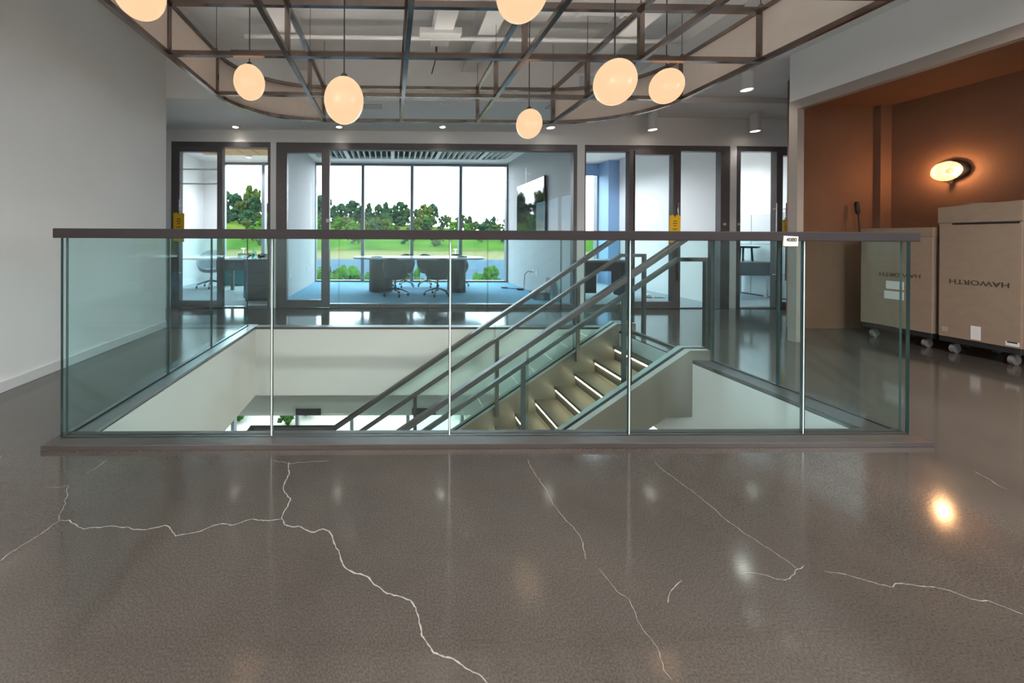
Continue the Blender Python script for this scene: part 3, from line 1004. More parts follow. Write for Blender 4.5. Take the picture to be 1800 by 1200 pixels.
def arc(sx, z, n=12):
    """far rounded corner: from (edge, LY[4]) to (inner column, LY[5])"""
    x0 = LX[0] if sx < 0 else LX[5]
    x1 = LX[1] if sx < 0 else LX[4]
    rx, ry = abs(x1 - x0), LY[5] - LY[4]
    out = []
    for i in range(n + 1):
        a = math.pi / 2 * i / n
        out.append(Vector((x1 + (-1 if sx < 0 else 1) * rx * math.cos(a), LY[4] + ry * math.sin(a), z)))
    return out


def ribbon(pts, w, h):
    m = MB()
    N = len(pts)
    for i, p in enumerate(pts):
        d = (pts[min(i + 1, N - 1)] - pts[max(i - 1, 0)]).normalized()
        a = Vector((-d.y, d.x, 0))
        for s, t in ((-1, -1), (1, -1), (1, 1), (-1, 1)):
            m.v.append(tuple(p + a * (s * w / 2) + Vector((0, 0, t * h / 2))))
        if i:
            b = (i - 1) * 4
            for k in range(4):
                l = (k + 1) % 4
                m.quad((b + k, b + l, b + 4 + l, b + 4 + k))
    m.quad((0, 1, 2, 3))
    m.quad(tuple((N - 1) * 4 + k for k in (3, 2, 1, 0)))
    return m


for z in (LZ, UZ):
    for i, y in enumerate(LY):
        a, b = (LX[1], LX[4]) if i == 5 else (LX[0], LX[5])
        MB().bar((a, y, z), (b, y, z), BW, BW).build('crossbar', 'lattice_metal', lat)
    for i, x in enumerate(LX):
        y1 = LY[4] if i in (0, 5) else LY[5]
        MB().bar((x, LY[0], z - 0.001), (x, y1, z - 0.001), BW, BW).build('long_bar', 'lattice_metal', lat)
    for sx in (-1, 1):
        ribbon(arc(sx, z), BW, BW).build('curved_rail', 'lattice_metal', lat)
for i, x in enumerate(LX):
    for j, y in enumerate(LY):
        if j == 5 and i in (0, 5):
            continue
        MB().box(x - BW / 2, x + BW / 2, y - BW / 2, y + BW / 2, LZ, UZ).build('post', 'lattice_metal', lat)
        if j >= 2 and i in (0, 1, 3, 4, 5):
            MB().tube([(x, y, UZ), (x, y, DECK)], 0.003, 5).build('hanger', 'cord', lat)
            MB().lathe([(0.006, 0.015), (0.018, 0.02), (0.018, 0.045), (0.004, 0.06)], (x, y, UZ), 8).build('eye_bolt', 'lattice_metal', lat)
for sx, i in ((-1, 0), (1, 5)):
    for a, b in zip(LY[:5], LY[1:5]):
        x = LX[i] - sx * 0.0
        MB().box(x - 0.006, x + 0.006, a + 0.02, b - 0.02, LZ + 0.015, UZ - 0.015).build('infill_panel', 'lattice_panel', lat)
    pts = arc(sx, (LZ + UZ) / 2, 14)
    ribbon(pts, 0.012, UZ - LZ - 0.03).build('infill_panel', 'lattice_panel', lat, smooth=True)

# slim uplights added on the upper crossbars, out of sight, to brighten the deck
for y in (LY[1], LY[2], LY[3], LY[4]):
    u = MB().box(LX[0] + 0.15, LX[5] - 0.15, y - 0.012, y + 0.012, UZ + BW / 2, UZ + BW / 2 + 0.02).build('uplight', 'lattice_metal', lat)
    d = bpy.data.lights.new('lamp', 'AREA')
    d.shape = 'RECTANGLE'
    d.size, d.size_y = LX[5] - LX[0] - 0.3, 0.02
    d.energy = FILL_UPLIGHT * LAMP
    d.color = (1.0, 0.93, 0.84)
    o = bpy.data.objects.new('lamp', d)
    COL.objects.link(o)
    o.parent = u
    o.location = Vector((0.63, y, UZ + BW / 2 + 0.022)) - world_loc(u)
    o.rotation_euler = (math.pi, 0, 0)

# ------------------------------------------------------------------ pendant globes
GLOBES = [
    ((-1.424, 1.949, 2.591), 'large glowing pendant globe at the top left, cut by the upper edge'),
    ((-1.260, 3.053, 2.581), 'glowing pendant globe by the left rounded corner of the lattice'),
    ((-0.314, 2.277, 2.116), 'glowing pendant globe hanging above the meeting room door, left of centre'),
    ((0.678, 1.769, 2.490), 'glowing pendant globe cut by the upper edge, right of centre'),
    ((1.455, 3.584, 2.417), 'smallest glowing pendant globe, hanging lowest before the meeting room glass'),
    ((1.536, 2.329, 2.282), 'larger glowing globe of the pair on the right, the left one'),
    ((2.488, 3.056, 2.589), 'smaller glowing globe of the pair on the right, the right one'),
]
GR_, GZ_ = 0.13, 0.153


def globe_mesh():
    prof = []
    for i in range(1, 20):
        a = math.pi * i / 20
        prof.append((GR_ * math.sin(a), -GZ_ * math.cos(a)))
    return prof


for (x, y, z), lb in GLOBES:
    t = thing('pendant_globe', (x, y, z), lb, 'pendant light', 'glowing pendant globes over the stair')
    MB().lathe(globe_mesh(), (x, y, z), 32).build('glass_globe', 'globe', t, smooth=True)
    MB().lathe([(0.022, 0.0), (0.022, 0.02), (0.008, 0.035)], (x, y, z + GZ_ - 0.004), 16).build('cap', 'cord', t, smooth=True)
    MB().tube([(x, y, z + GZ_ + 0.03), (x, y, DECK - 0.02)], 0.0048, 6).build('cord', 'cord', t)
    MB().lathe([(0.05, -0.025), (0.05, -0.001)], (x, y, DECK), 16).build('canopy', 'deck_paint', t)

# ------------------------------------------------------------------ ceiling downlights
for k, (x, y) in enumerate(((-2.60, 5.745), (-0.866, 5.697), (0.853, 5.65))):
    t = thing('recessed_downlight', (x, y, 3.06), ['recessed downlight in the soffit above the left office door', 'recessed downlight in the soffit above the meeting room door',
              'recessed downlight in the soffit above the middle of the meeting room glass'][k], 'downlight', 'recessed downlights in the soffit')
    MB().lathe([(0.065, 0.0), (0.065, -0.008), (0.048, -0.010), (0.046, -0.002)], (x, y, 3.06), 24).build('trim_ring', 'white_metal', t, smooth=True)
    MB().lathe([(0.044, -0.004), (0.044, -0.011)], (x, y, 3.06), 20).build('lens', 'lens', t)
    spot('lamp', t, (x, y, 3.03), 1.6, 110)


def cylinder_light(x, y, zc, L, lb, energy=22, r=0.068, grp='white cylinder lights on the ceiling', angle=115):
    t = thing('cylinder_downlight', (x, y, zc), lb, 'downlight', grp)
    MB().lathe([(r, -0.001), (r, -L), (r - 0.008, -L), (r - 0.008, -L + 0.02)], (x, y, zc), 28).build('housing', 'white_metal', t, smooth=False)
    MB().lathe([(r * 0.82, -L - 0.001), (r * 0.82, -L + 0.006)], (x, y, zc), 24).build('lens', 'lens', t)
    MB().lathe([(r + 0.02, -0.0005), (r + 0.02, -0.012)], (x, y, zc), 28).build('ceiling_plate', 'white_metal', t)
    spot('lamp', t, (x, y, zc - L - 0.02), energy, angle)
    return t


cylinder_light(2.652, 5.64, 3.337, 0.285, 'white cylinder ceiling light nearest the lowest pendant globe', 1.5)
cylinder_light(4.38, 5.66, 3.337, 0.295, 'white cylinder ceiling light above the sliding door with the yellow tag', 1.5)
cylinder_light(6.123, 5.66, 3.337, 0.305, 'white cylinder ceiling light in the far row nearest the portal', 1.5)
cylinder_light(4.70, 4.45, 3.42, 0.235, 'white cylinder ceiling light set nearest, beside the end of the right wall')
for k, (x, y) in enumerate(((-2.4, -3.0), (-0.6, -3.0), (1.2, -3.0), (3.0, -3.0), (-2.4, -1.2), (-0.6, -1.2), (1.2, -1.2), (3.0, -1.2), (4.2, 1.6), (4.2, 0.2))):  # unseen fill lights added to brighten the hall
    cylinder_light(x, y, DECK if x < 3.3 else 3.42, 0.30 if x < 3.3 else 0.235, 'white cylinder light on the ceiling behind the viewer' if y < 0 else 'white cylinder light above the floor right of the viewer', 58, grp='cylinder lights out of view', angle=155)

for k, (x, y) in enumerate(((-1.0, 0.6), (1.0, 0.6), (3.0, 0.6), (4.2, 3.2), (-3.2, 3.2))):  # unseen fill lights added to brighten the lower storey
    cylinder_light(x, y, -0.88, 0.1, 'white ceiling light in the storey below, out of view from the hall', 75, grp='ceiling lights of the storey below', angle=165)

for k, (x, y) in enumerate(((-3.6, 7.35), (-3.6, 8.7), (4.6, 7.7), (4.6, 8.8), (7.0, 7.7), (7.0, 8.8))):  # fill lights added to brighten the side rooms
    t = cylinder_light(x, y, 3.3, 0.06, ['low round ceiling light in the left office, nearer the door', 'low round ceiling light in the left office, nearer the window',
                       'low round ceiling light right of the meeting room, nearer the door', 'low round ceiling light right of the meeting room, nearer the window',
                       'low round ceiling light in the far right room, nearer the door', 'low round ceiling light in the far right room, nearer the window'][k], 30, grp='ceiling lights of the side rooms', angle=150)
    for c in t.children:
        if c.type == 'LIGHT':
            c.data.color = (0.86, 0.94, 1.0)

for k, (x, y, w, d) in enumerate(((-0.26, 4.81, 0.26, 0.16), (2.30, 4.76, 0.24, 0.14))):
    v = thing('soffit_vent', (x, y, 3.06), ['flush square vent in the soffit left of centre', 'flush square vent in the soffit right of centre'][k], 'vent', 'flush vents in the soffit')
    MB().box(x - w / 2, x + w / 2, y - d / 2, y + d / 2, 3.052, 3.0595).build('plate', 'grey_paint', v, bevel=0.002)
    for i in range(5):
        yy = y - d / 2 + d * (i + 0.7) / 5.4
        MB().box(x - w / 2 + 0.02, x + w / 2 - 0.02, yy - 0.006, yy + 0.006, 3.050, 3.053).build('slat', 'deck_paint', v)
v = thing('soffit_speaker', (0.74, 4.71, 3.06), 'round flush speaker in the soffit near the middle', 'speaker')
MB().lathe([(0.07, -0.0005), (0.07, -0.008), (0.06, -0.011)], (0.74, 4.71, 3.06), 24).build('grille', 'white_metal', v, smooth=True)
v = thing('sprinkler', (0.48, 3.9, 3.4), 'dark sprinkler head hanging from the deck near the middle', 'sprinkler')
MB().tube([(0.52, 3.95, DECK), (0.52, 3.95, 3.32)], 0.012, 8).build('pipe', 'cord', v)
MB().box(0.47, 0.57, 3.92, 3.98, 3.30, 3.34).build('clamp', 'cord', v)
MB().tube([(0.52, 3.95, 3.31), (0.47, 3.97, 3.12)], 0.008, 6).build('drop', 'cord', v)

# ------------------------------------------------------------------ sconce in the niche
SY, SZ = 4.0, 2.05
t = thing('wall_sconce', (NX, SY, SZ), 'glowing cast glass wall sconce on a dark round plate in the terracotta niche', 'sconce')
MB().lathe([(0.125, -0.001), (0.125, -0.02), (0.09, -0.035), (0.04, -0.05)], (NX, SY, SZ), 28, axis='X').build('wall_plate', 'sconce_plate', t, smooth=True)
m = MB().lathe([(0.035, -0.05), (0.095, -0.06), (0.112, -0.075), (0.118, -0.098), (0.106, -0.122), (0.07, -0.142), (0.02, -0.15)], (NX, SY, SZ - 0.01), 20, axis='X')
m.v = [(x, y + 0.010 * noise.noise(Vector((x, y, z)) * 14), z + 0.010 * noise.noise(Vector((y, z, x)) * 14)) for x, y, z in m.v]
m.build('glass_shade', 'sconce_glass', t, smooth=True)
MB().tube([(NX - 0.02, SY, SZ - 0.10), (NX - 0.02, SY + 0.01, SZ - 0.16)], 0.022, 10).build('stem', 'sconce_plate', t)

d = bpy.data.lights.new('lamp', 'POINT')
d.energy = SCONCE * LAMP
d.color = (1.0, 0.58, 0.30)
d.shadow_soft_size = 0.035
o = bpy.data.objects.new('lamp', d)
COL.objects.link(o)
o.parent = t
o.location = (-0.095, 0, -0.01)

# pole leaning in the niche corner
p = thing('pole', (6.33, 4.42, 0), 'thin pole with a black grip leaning in the niche behind the boxes', 'pole')
MB().tube([(6.35, 4.44, 0.0), (6.28, 4.50, 1.58)], 0.007, 8).build('shaft', 'sconce_plate', p)
MB().tube([(6.28, 4.50, 1.56), (6.278, 4.502, 1.60), (6.272, 4.507, 1.71), (6.271, 4.508, 1.725)], [0.016, 0.022, 0.022, 0.012], 10).build('grip', 'rubber', p, smooth=True)

# ------------------------------------------------------------------ moving boxes on dollies
RX = Matrix.Rotation(R(-90), 4, 'Z') @ Matrix.Rotation(R(90), 4, 'X')     # text plane facing -X


def dolly(y0, y1, lb, x0=6.02, x1=6.62):
    t = thing('dolly', ((x0 + x1) / 2, (y0 + y1) / 2, 0), lb, 'dolly', 'dollies under the boxes')
    MB().box(x0 - 0.01, x1, y0, y1, 0.115, 0.172).build('deck', 'black_plastic', t, bevel=0.006)
    for x in (x0 + 0.05, x1 - 0.08):
        for y in (y0 + 0.07, y1 - 0.07):
            c = MB().lathe([(0.02, -0.016), (0.048, -0.014), (0.048, 0.014), (0.02, 0.016)], (x, y, 0.048), 16, axis='Y')
            w = c.build('caster', 'caster_grey', t, smooth=False)
            MB().prism([(x - 0.03, 0.116), (x + 0.03, 0.116), (x + 0.012, 0.05), (x - 0.012, 0.05)], 'Y', y - 0.022, y - 0.017).build('fork', 'caster_grey', w)
    return t


dolly(3.16, 3.65, 'dark dolly with grey casters under the nearest tall carton')
dolly(3.70, 4.26, 'dark dolly with grey casters under the carton behind the glass')

b1 = thing('cardboard_box', (6.3, 3.40, 0.172), 'tall tan carton with a lid, nearest the right edge, on a dolly', 'box', 'tall cartons in the niche')
MB().box(6.0, 6.6, 3.155, 3.65, 0.172, 1.40).build('body', 'cardboard', b1, bevel=0.006)
lid = MB().box(5.992, 6.608, 3.147, 3.658, 1.395, 1.565)
lid.v = [(x, y, z + (0.03 if z > 1.5 and y < 3.4 else 0)) for x, y, z in lid.v]
lid.build('lid', 'cardboard', b1, bevel=0.006)
MB().prism([(3.20, 1.570), (3.60, 1.552), (3.45, 1.600)], 'X', 6.02, 6.05).build('flap', 'cardboard', b1)
MB().box(5.9965, 5.999, 3.17, 3.56, 1.375, 1.392).build('slot', 'black_slot', b1)  # black strip paints the slot shadow below the lid
text_mesh('HAWORTH', 0.070, Matrix.Translation((5.9985, 3.40, 0.775)) @ RX @ Matrix.Rotation(math.pi, 4, 'Z'), 'ink', b1, 'lettering')
MB().box(5.9975, 5.9995, 3.38, 3.44, 0.19, 0.33).build('label', 'paper', b1)
MB().box(5.9975, 5.9995, 3.585, 3.625, 0.225, 0.278).build('stamp', 'taupe', b1)
MB().box(5.9965, 5.9995, 3.165, 3.24, 0.19, 0.232).build('hand_hole_guard', 'paper', b1, bevel=0.001)
MB().box(5.9955, 5.9965, 3.175, 3.23, 0.218, 0.232).build('hand_hole', 'black_slot', b1)
b2 = thing('cardboard_box', (6.3, 3.98, 0.172), 'tan carton partly behind the guardrail glass, next to the taller one', 'box', 'tall cartons in the niche')
MB().box(6.0, 6.6, 3.69, 4.27, 0.172, 1.345).build('body', 'cardboard', b2, bevel=0.006)
MB().box(5.994, 6.606, 3.684, 4.276, 1.25, 1.352).build('lid', 'cardboard', b2, bevel=0.006)
text_mesh('HAWORTH', 0.064, Matrix.Translation((5.9985, 3.94, 0.80)) @ RX @ Matrix.Rotation(math.pi, 4, 'Z'), 'ink', b2, 'lettering')
MB().box(5.9975, 5.9995, 3.90, 4.045, 0.625, 0.72).build('label', 'paper', b2)
MB().box(5.9975, 5.9995, 3.90, 4.06, 0.505, 0.60).build('label', 'paper', b2)

# ------------------------------------------------------------------ meeting room
bf = thing('baffle_ceiling', (0.55, 7.7, 3.3), 'rows of grey ceiling baffles set in the meeting room ceiling', 'ceiling baffles')
n = 34
for i in range(n):
    x = BX0 + 0.07 + i * 0.144
    if i % 8 == 5:
        MB().box(x - 0.045, x + 0.045, BY0, BY1, 3.302, 3.33).build('plank', 'baffle', bf)
    else:
        MB().box(x - 0.011, x + 0.011, BY0, BY1, 3.302, 3.44).build('baffle', 'baffle', bf)
for y in (7.4, 8.5):
    MB().box(BX0, BX1, y - 0.02, y + 0.02, 3.445, 3.48).build('carrier', 'baffle', bf)

tb = thing('meeting_table', (0.6, 7.85, 0.008), 'long boat shaped meeting table on two dark drum legs', 'table')
pts = []
for i in range(24):
    a = 2 * math.pi * i / 24
    ca, sa = math.cos(a), math.sin(a)
    pts.append((0.635 + 1.49 * math.copysign(abs(ca) ** 0.45, ca), 7.88 + 0.50 * math.copysign(abs(sa) ** 0.6, sa)))
MB().prism(pts, 'Z', 0.745, 0.785).build('table_top', 'table_top', tb, bevel=0.008)
for x in (-0.22, 1.52):
    w = 0.27 if x < 0 else 0.20
    q = [(x + w * math.copysign(abs(math.cos(2 * math.pi * i / 20)) ** 0.7, math.cos(2 * math.pi * i / 20)), 7.85 + 0.33 * math.sin(2 * math.pi * i / 20)) for i in range(20)]
    MB().prism(q, 'Z', 0.008, 0.745).build('drum_leg', 'table_leg', tb)


def shell_chair(loc, rz, label, group, shell='chair_shell', s=1.0):
    """bucket shell task chair on a five star base; local +Y is where the sitter looks"""
    t = thing('shell_chair', (0, 0, 0), label, 'chair', group)
    m = MB()
    nA, nV = 28, 8
    for v in range(nV + 1):
        f = v / nV
        for k in range(nA):
            a = 2 * math.pi * k / nA
            back = 0.5 - 0.5 * math.sin(a)             # 1 at the back (-Y), 0 at the front
            rim = 0.40 + 0.40 * (back ** 1.3)
            rr = (0.27 + 0.01 * back) * (f ** 0.55)
            z = 0.33 + (rim - 0.33) * (f ** 3.0)
            lean = -0.05 * max(0, z - 0.45)
            m.v.append((rr * math.cos(a), rr * 0.95 * math.sin(a) + lean, z))
    for v in range(nV):
        for k in range(nA):
            l = (k + 1) % nA
            m.quad((v * nA + k, v * nA + l, (v + 1) * nA + l, (v + 1) * nA + k))
    m.build('shell', shell, t, smooth=True, solid=0.022)
    MB().lathe([(0.02, 0), (0.21, 0.02), (0.22, 0.045), (0.18, 0.06), (0.02, 0.065)], (0, 0.02, 0.345), 20).build('seat_pad', shell, t, smooth=True)
    MB().lathe([(0.024, 0.10), (0.024, 0.22), (0.016, 0.22), (0.016, 0.33)], (0, 0, 0), 12).build('column', 'chair_base', t)
    for k in range(5):
        a = 2 * math.pi * k / 5 + 0.3
        c, q = math.cos(a), math.sin(a)
        arm = MB().tube([(0.02 * c, 0.02 * q, 0.155), (0.14 * c, 0.14 * q, 0.125), (0.27 * c, 0.27 * q, 0.075)], [0.018, 0.015, 0.011], 6).build('star_arm', 'chair_base', t)
        MB().lathe([(0.012, -0.016), (0.029, -0.014), (0.029, 0.014), (0.012, 0.016)], (0.27 * c, 0.27 * q, 0.030), 12, axis='X').build('caster', 'chair_base', arm)
    t.location = loc
    t.rotation_euler = (0, 0, rz)
    t.scale = (s, s, s)
    return t


grp = 'dark shell chairs around the meeting table'
ch = shell_chair((0.10, 7.16, 0.008), R(-18), 'dark shell chair on casters, nearer side of the meeting table, left', grp)
for lb, x, y, rz in (('dark shell chair on casters, nearer side of the meeting table, right', 0.99, 7.18, R(16)),
                     ('dark shell chair beyond the meeting table, left of three', 0.34, 8.55, R(165)),
                     ('dark shell chair beyond the meeting table, middle of three', 0.93, 8.55, R(190)),
                     ('dark shell chair beyond the meeting table by its right drum leg', 1.70, 8.62, R(182))):
    c = copy_tree(ch)
    c['label'] = lb
    c.location = (x, y, 0.008)
    c.rotation_euler = (0, 0, rz)

dv = thing('conference_device', (1.62, 7.75, 0.785), 'flat black conference device on the right of the meeting table', 'device')
MB().prism([(1.50, 0.785), (1.74, 0.785), (1.72, 0.812), (1.52, 0.812)], 'Y', 7.68, 7.84).build('body', 'black_plastic', dv, bevel=0.004)
MB().lathe([(0.05, 0.0), (0.05, 0.006)], (1.62, 7.76, 0.812), 16).build('dial', 'tv_case', dv)
cbl = thing('cable_bundle', (-0.27, 7.6, 0.785), 'small tangle of black cables on the left of the meeting table', 'cables')
for k in range(3):
    pl = [(-0.38 + 0.08 * k + 0.05 * math.cos(a * 1.1 + k), 7.6 + 0.05 * math.sin(a + k), 0.793 + 0.004 * k + 0.008 * math.sin(a * 2)) for a in [i * 0.55 for i in range(14)]]
    MB().tube(pl, 0.006, 6).build('cable', 'rubber', cbl, smooth=True)

tv = thing('television', (3.24, 7.79, 1.38), 'large flat black television on the meeting room side wall mirroring the hillside', 'television')
MB().box(3.175, 3.215, 7.02, 8.56, 1.38, 2.53).build('case', 'tv_case', tv, bevel=0.004)
MB().box(3.1725, 3.1752, 7.035, 8.545, 1.395, 2.515).build('screen', 'tv_screen', tv)
MB().box(3.214, 3.239, 7.6, 8.0, 1.7, 2.2).build('wall_mount', 'tv_case', tv)

for k, (x, y, z, nx) in enumerate(((3.24, 7.69, 0.46, -1), (3.24, 7.52, 0.46, -1), (-2.07, 7.05, 0.46, 1), (-2.07, 8.5, 0.46, 1))):
    t = thing('wall_outlet', (x, y, z), ['white outlet plate with a cable on the right meeting room wall', 'white outlet plate nearest the glass on the right meeting room wall',
              'white outlet plate on the left meeting room wall nearer the door', 'white outlet plate on the left meeting room wall nearer the window'][k], 'outlet', 'outlets in the meeting room')
    a, b = sorted((x, x + nx * 0.008))
    MB().box(a, b, y - 0.045, y + 0.045, z - 0.065, z + 0.065).build('plate', 'white_metal', t, bevel=0.003)
    a, b = sorted((x + nx * 0.008, x + nx * 0.011))
    for dz in (-0.03, 0.03):
        MB().box(a, b, y - 0.018, y + 0.018, z + dz - 0.014, z + dz + 0.014).build('socket', 'grey_paint', t)
cb = thing('power_cable', (3.1, 8.0, 0.008), 'black cable dropping from the outlet to an adapter on the carpet', 'cable')
MB().tube([(3.225, 7.69, 0.46), (3.18, 7.85, 0.46), (3.16, 7.98, 0.38), (3.16, 8.02, 0.2), (3.15, 8.0, 0.03), (3.0, 8.1, 0.02), (2.8, 8.25, 0.02)], 0.008, 6).build('cord', 'rubber', cb, smooth=True)
MB().box(2.98, 3.12, 7.92, 8.02, 0.008, 0.05).build('adapter', 'rubber', cb, bevel=0.004)
MB().box(2.70, 2.84, 8.22, 8.30, 0.008, 0.04).build('plug', 'rubber', cb, bevel=0.004)

ob = thing('open_carton', (3.0, 6.75, 0.008), 'small open carton with crumpled paper on the carpet by the right wall', 'box')
m = MB()
m.box(2.84, 3.14, 6.66, 6.67, 0.008, 0.15)
m.box(2.84, 3.14, 6.92, 6.93, 0.008, 0.15)
m.box(2.84, 2.85, 6.67, 6.92, 0.008, 0.15)
m.box(3.13, 3.14, 6.67, 6.92, 0.008, 0.15)
m.box(2.85, 3.13, 6.67, 6.92, 0.008, 0.015)
m.build('body', 'grey_cab', ob)
MB().prism([(3.14, 0.15), (3.20, 0.42), (3.19, 0.425), (3.13, 0.155)], 'Y', 6.66, 6.93).build('flap', 'grey_cab', ob)
m = MB().lathe([(0.02, -0.05), (0.09, -0.03), (0.12, 0.02), (0.08, 0.07), (0.02, 0.09)], (2.98, 6.79, 0.13), 12)
m.v = [(x + 0.04 * noise.noise(Vector((x, y, z)) * 22), y + 0.04 * noise.noise(Vector((z, x, y)) * 22), z + 0.04 * noise.noise(Vector((y, z, x)) * 22)) for x, y, z in m.v]
m.build('crumpled_paper', 'paper', ob)

# ------------------------------------------------------------------ left office
dk = thing('desk', (-3.6, 7.6, 0.008), 'white topped desk with a grey front panel in the left office', 'desk')
MB().box(-5.05, -2.95, 7.25, 7.95, 0.735, 0.77).build('desk_top', 'white_top', dk, bevel=0.004)
MB().box(-3.75, -2.98, 7.40, 7.42, 0.50, 0.735).build('modesty_panel', 'grey_cab', dk)
for x in (-3.62, -4.95):
    for y in (7.32, 7.88):
        MB().box(x - 0.03, x + 0.03, y - 0.03, y + 0.03, 0.008, 0.735).build('leg', 'grey_cab', dk)
MB().box(-3.12, -2.98, 7.32, 7.88, 0.008, 0.735).build('side_panel', 'grey_cab', dk)
cab = thing('storage_cabinet', (-2.5, 6.7, 0.008), 'grey low storage cabinet just inside the left office door', 'cabinet')
MB().box(-2.78, -2.20, 6.50, 6.95, 0.06, 0.80).build('body', 'grey_cab', cab, bevel=0.004)
MB().box(-2.76, -2.22, 6.52, 6.93, 0.008, 0.06).build('plinth', 'rubber', cab)
for z in (0.30, 0.55):
    MB().box(-2.76, -2.22, 6.494, 6.499, z - 0.003, z + 0.003).build('drawer_gap', 'rubber', cab)
shell_chair((-4.30, 8.25, 0.008), R(200), 'pale grey shell chair behind the white desk in the left office', None, 'pale_shell', 1.12)
bx = thing('storage_bin', (-3.95, 8.75, 0.008), 'teal storage bin on the floor under the left office window', 'bin')
m = MB()
m.box(-4.25, -3.66, 8.60, 8.62, 0.03, 0.40)
m.box(-4.25, -3.66, 8.90, 8.92, 0.03, 0.40)
m.box(-4.25, -4.23, 8.62, 8.90, 0.03, 0.40)
m.box(-3.68, -3.66, 8.62, 8.90, 0.03, 0.40)
m.box(-4.23, -3.68, 8.62, 8.90, 0.03, 0.05)
m.build('body', 'teal', bx)
MB().box(-4.27, -3.64, 8.59, 8.93, 0.395, 0.41).build('rim', 'teal', bx)
MB().tube([(-4.0, 8.59, 0.28), (-3.9, 8.585, 0.28)], 0.012, 6).build('grip', 'white_metal', bx)
jar = thing('water_jug', (-2.62, 6.62, 0.80), 'clear teal tinted jug standing on the grey cabinet', 'jug')
MB().lathe([(0.045, 0.0), (0.05, 0.03), (0.048, 0.10), (0.03, 0.13), (0.03, 0.15)], (-2.63, 6.62, 0.80), 16).build('body', 'bottle_glass', jar, smooth=True)
MB().tube([(-2.67, 6.62, 0.94), (-2.65, 6.62, 0.975), (-2.61, 6.62, 0.975), (-2.59, 6.62, 0.94)], 0.006, 6).build('handle', 'bottle_glass', jar, smooth=True)
for k, (x, y, z, lb) in enumerate(((-2.40, 6.66, 0.80, 'tangle of dark cables lying on the grey cabinet'), (-3.15, 7.5, 0.77, 'dark cable coil lying at the end of the white desk'))):
    t = thing('cable_coil', (x, y, z), lb, 'cables')
    for j in range(4):
        pl = [(x + 0.14 * math.cos(a + j) + 0.03 * math.sin(3 * a + j), y + 0.06 * math.sin(a * 1.3 + j), z + 0.015 + 0.022 * j + 0.018 * math.sin(2 * a + j)) for a in [i * 0.5 for i in range(16)]]
        MB().tube(pl, 0.010, 6).build('loop', 'rubber', t, smooth=True)
for k, (x, y) in enumerate(((-2.33, 6.56), (-3.35, 7.40))):
    t = thing('paper_stack', (x, y, 0.80 if k == 0 else 0.77), ['white papers at the front of the grey cabinet', 'white papers at the front edge of the white desk'][k], 'papers')
    z = 0.80 if k == 0 else 0.77
    MB().prism([(x - 0.12, y - 0.05), (x + 0.12, y - 0.04), (x + 0.11, y + 0.06), (x - 0.11, y + 0.05)], 'Z', z, z + 0.012).build('sheet', 'paper', t)
    MB().prism([(x - 0.10, y - 0.045), (x + 0.13, y - 0.05), (x + 0.12, y + 0.05), (x - 0.09, y + 0.06)], 'Z', z + 0.012, z + 0.02).build('sheet', 'paper', t)
wd = thing('wood_ceiling_panel', (-3.4, 7.9, 3.1), 'warm wooden ceiling panel hanging in the left office', 'ceiling panel')
for i in range(6):
    MB().box(-4.4 + i * 0.33, -4.09 + i * 0.33, 7.6, 8.15, 3.16, 3.20).build('board', 'wood', wd)
for x in (-4.2, -2.7):
    for y in (7.7, 8.05):
        MB().tube([(x, y, 3.20), (x, y, 3.3)], 0.006, 5).build('hanger', 'white_metal', wd)
t = thing('wall_switch', (-5.12, 7.6, 0.5), 'white outlet plate on the left office side wall', 'outlet')
MB().box(-5.12, -5.112, 7.45, 7.53, 0.44, 0.57).build('plate', 'white_metal', t, bevel=0.003)
MB().box(-5.112, -5.109, 7.47, 7.51, 0.47, 0.54).build('socket', 'grey_paint', t)

# ------------------------------------------------------------------ room right of the meeting room
dk = thing('desk', (4.3, 7.1, 0.008), 'dark grey desk with panel sides in the room right of the meeting room', 'desk')
MB().box(3.55, 4.95, 6.85, 7.45, 0.74, 0.78).build('desk_top', 'grey_cab', dk, bevel=0.004)
MB().box(3.58, 4.23, 6.95, 6.97, 0.10, 0.74).build('front_panel', 'table_leg', dk)
MB().box(4.55, 4.90, 6.95, 6.97, 0.30, 0.74).build('front_panel', 'table_leg', dk)
MB().box(4.23, 4.55, 6.95, 6.97, 0.55, 0.74).build('front_panel', 'table_leg', dk)
for x in (3.60, 4.90):
    MB().box(x - 0.02, x + 0.02, 6.90, 7.40, 0.008, 0.74).build('side_panel', 'table_leg', dk)
st = thing('stool', (4.45, 7.9, 0.008), 'pale stool with slim legs behind the dark desk', 'stool')
MB().lathe([(0.02, 0.50), (0.17, 0.505), (0.18, 0.53), (0.02, 0.54)], (4.45, 7.9, 0.0), 20).build('seat', 'white_cab', st, smooth=True)
for sx in (-1, 1):
    for sy in (-1, 1):
        MB().tube([(4.45 + 0.10 * sx, 7.9 + 0.10 * sy, 0.505), (4.45 + 0.17 * sx, 7.9 + 0.17 * sy, 0.008)], [0.016, 0.011], 8).build('leg', 'grey_cab', st)
bg = thing('paper_scrap', (5.35, 7.0, 0.008), 'crumpled white paper on the floor by the open doorway', 'paper')
m = MB().lathe([(0.02, 0.0), (0.11, 0.012), (0.10, 0.05), (0.03, 0.07)], (5.35, 7.0, 0.012), 12)
m.v = [(x + 0.05 * noise.noise(Vector((x, y, z)) * 18), y + 0.05 * noise.noise(Vector((z, x, y)) * 18), max(0.008, z + 0.03 * noise.noise(Vector((y, z, x)) * 18))) for x, y, z in m.v]
m.build('crumple', 'paper', bg)
MB().prism([(5.28, 6.92), (5.62, 6.90), (5.60, 6.98), (5.30, 7.0)], 'Z', 0.008, 0.014).build('sheet', 'table_leg', bg)

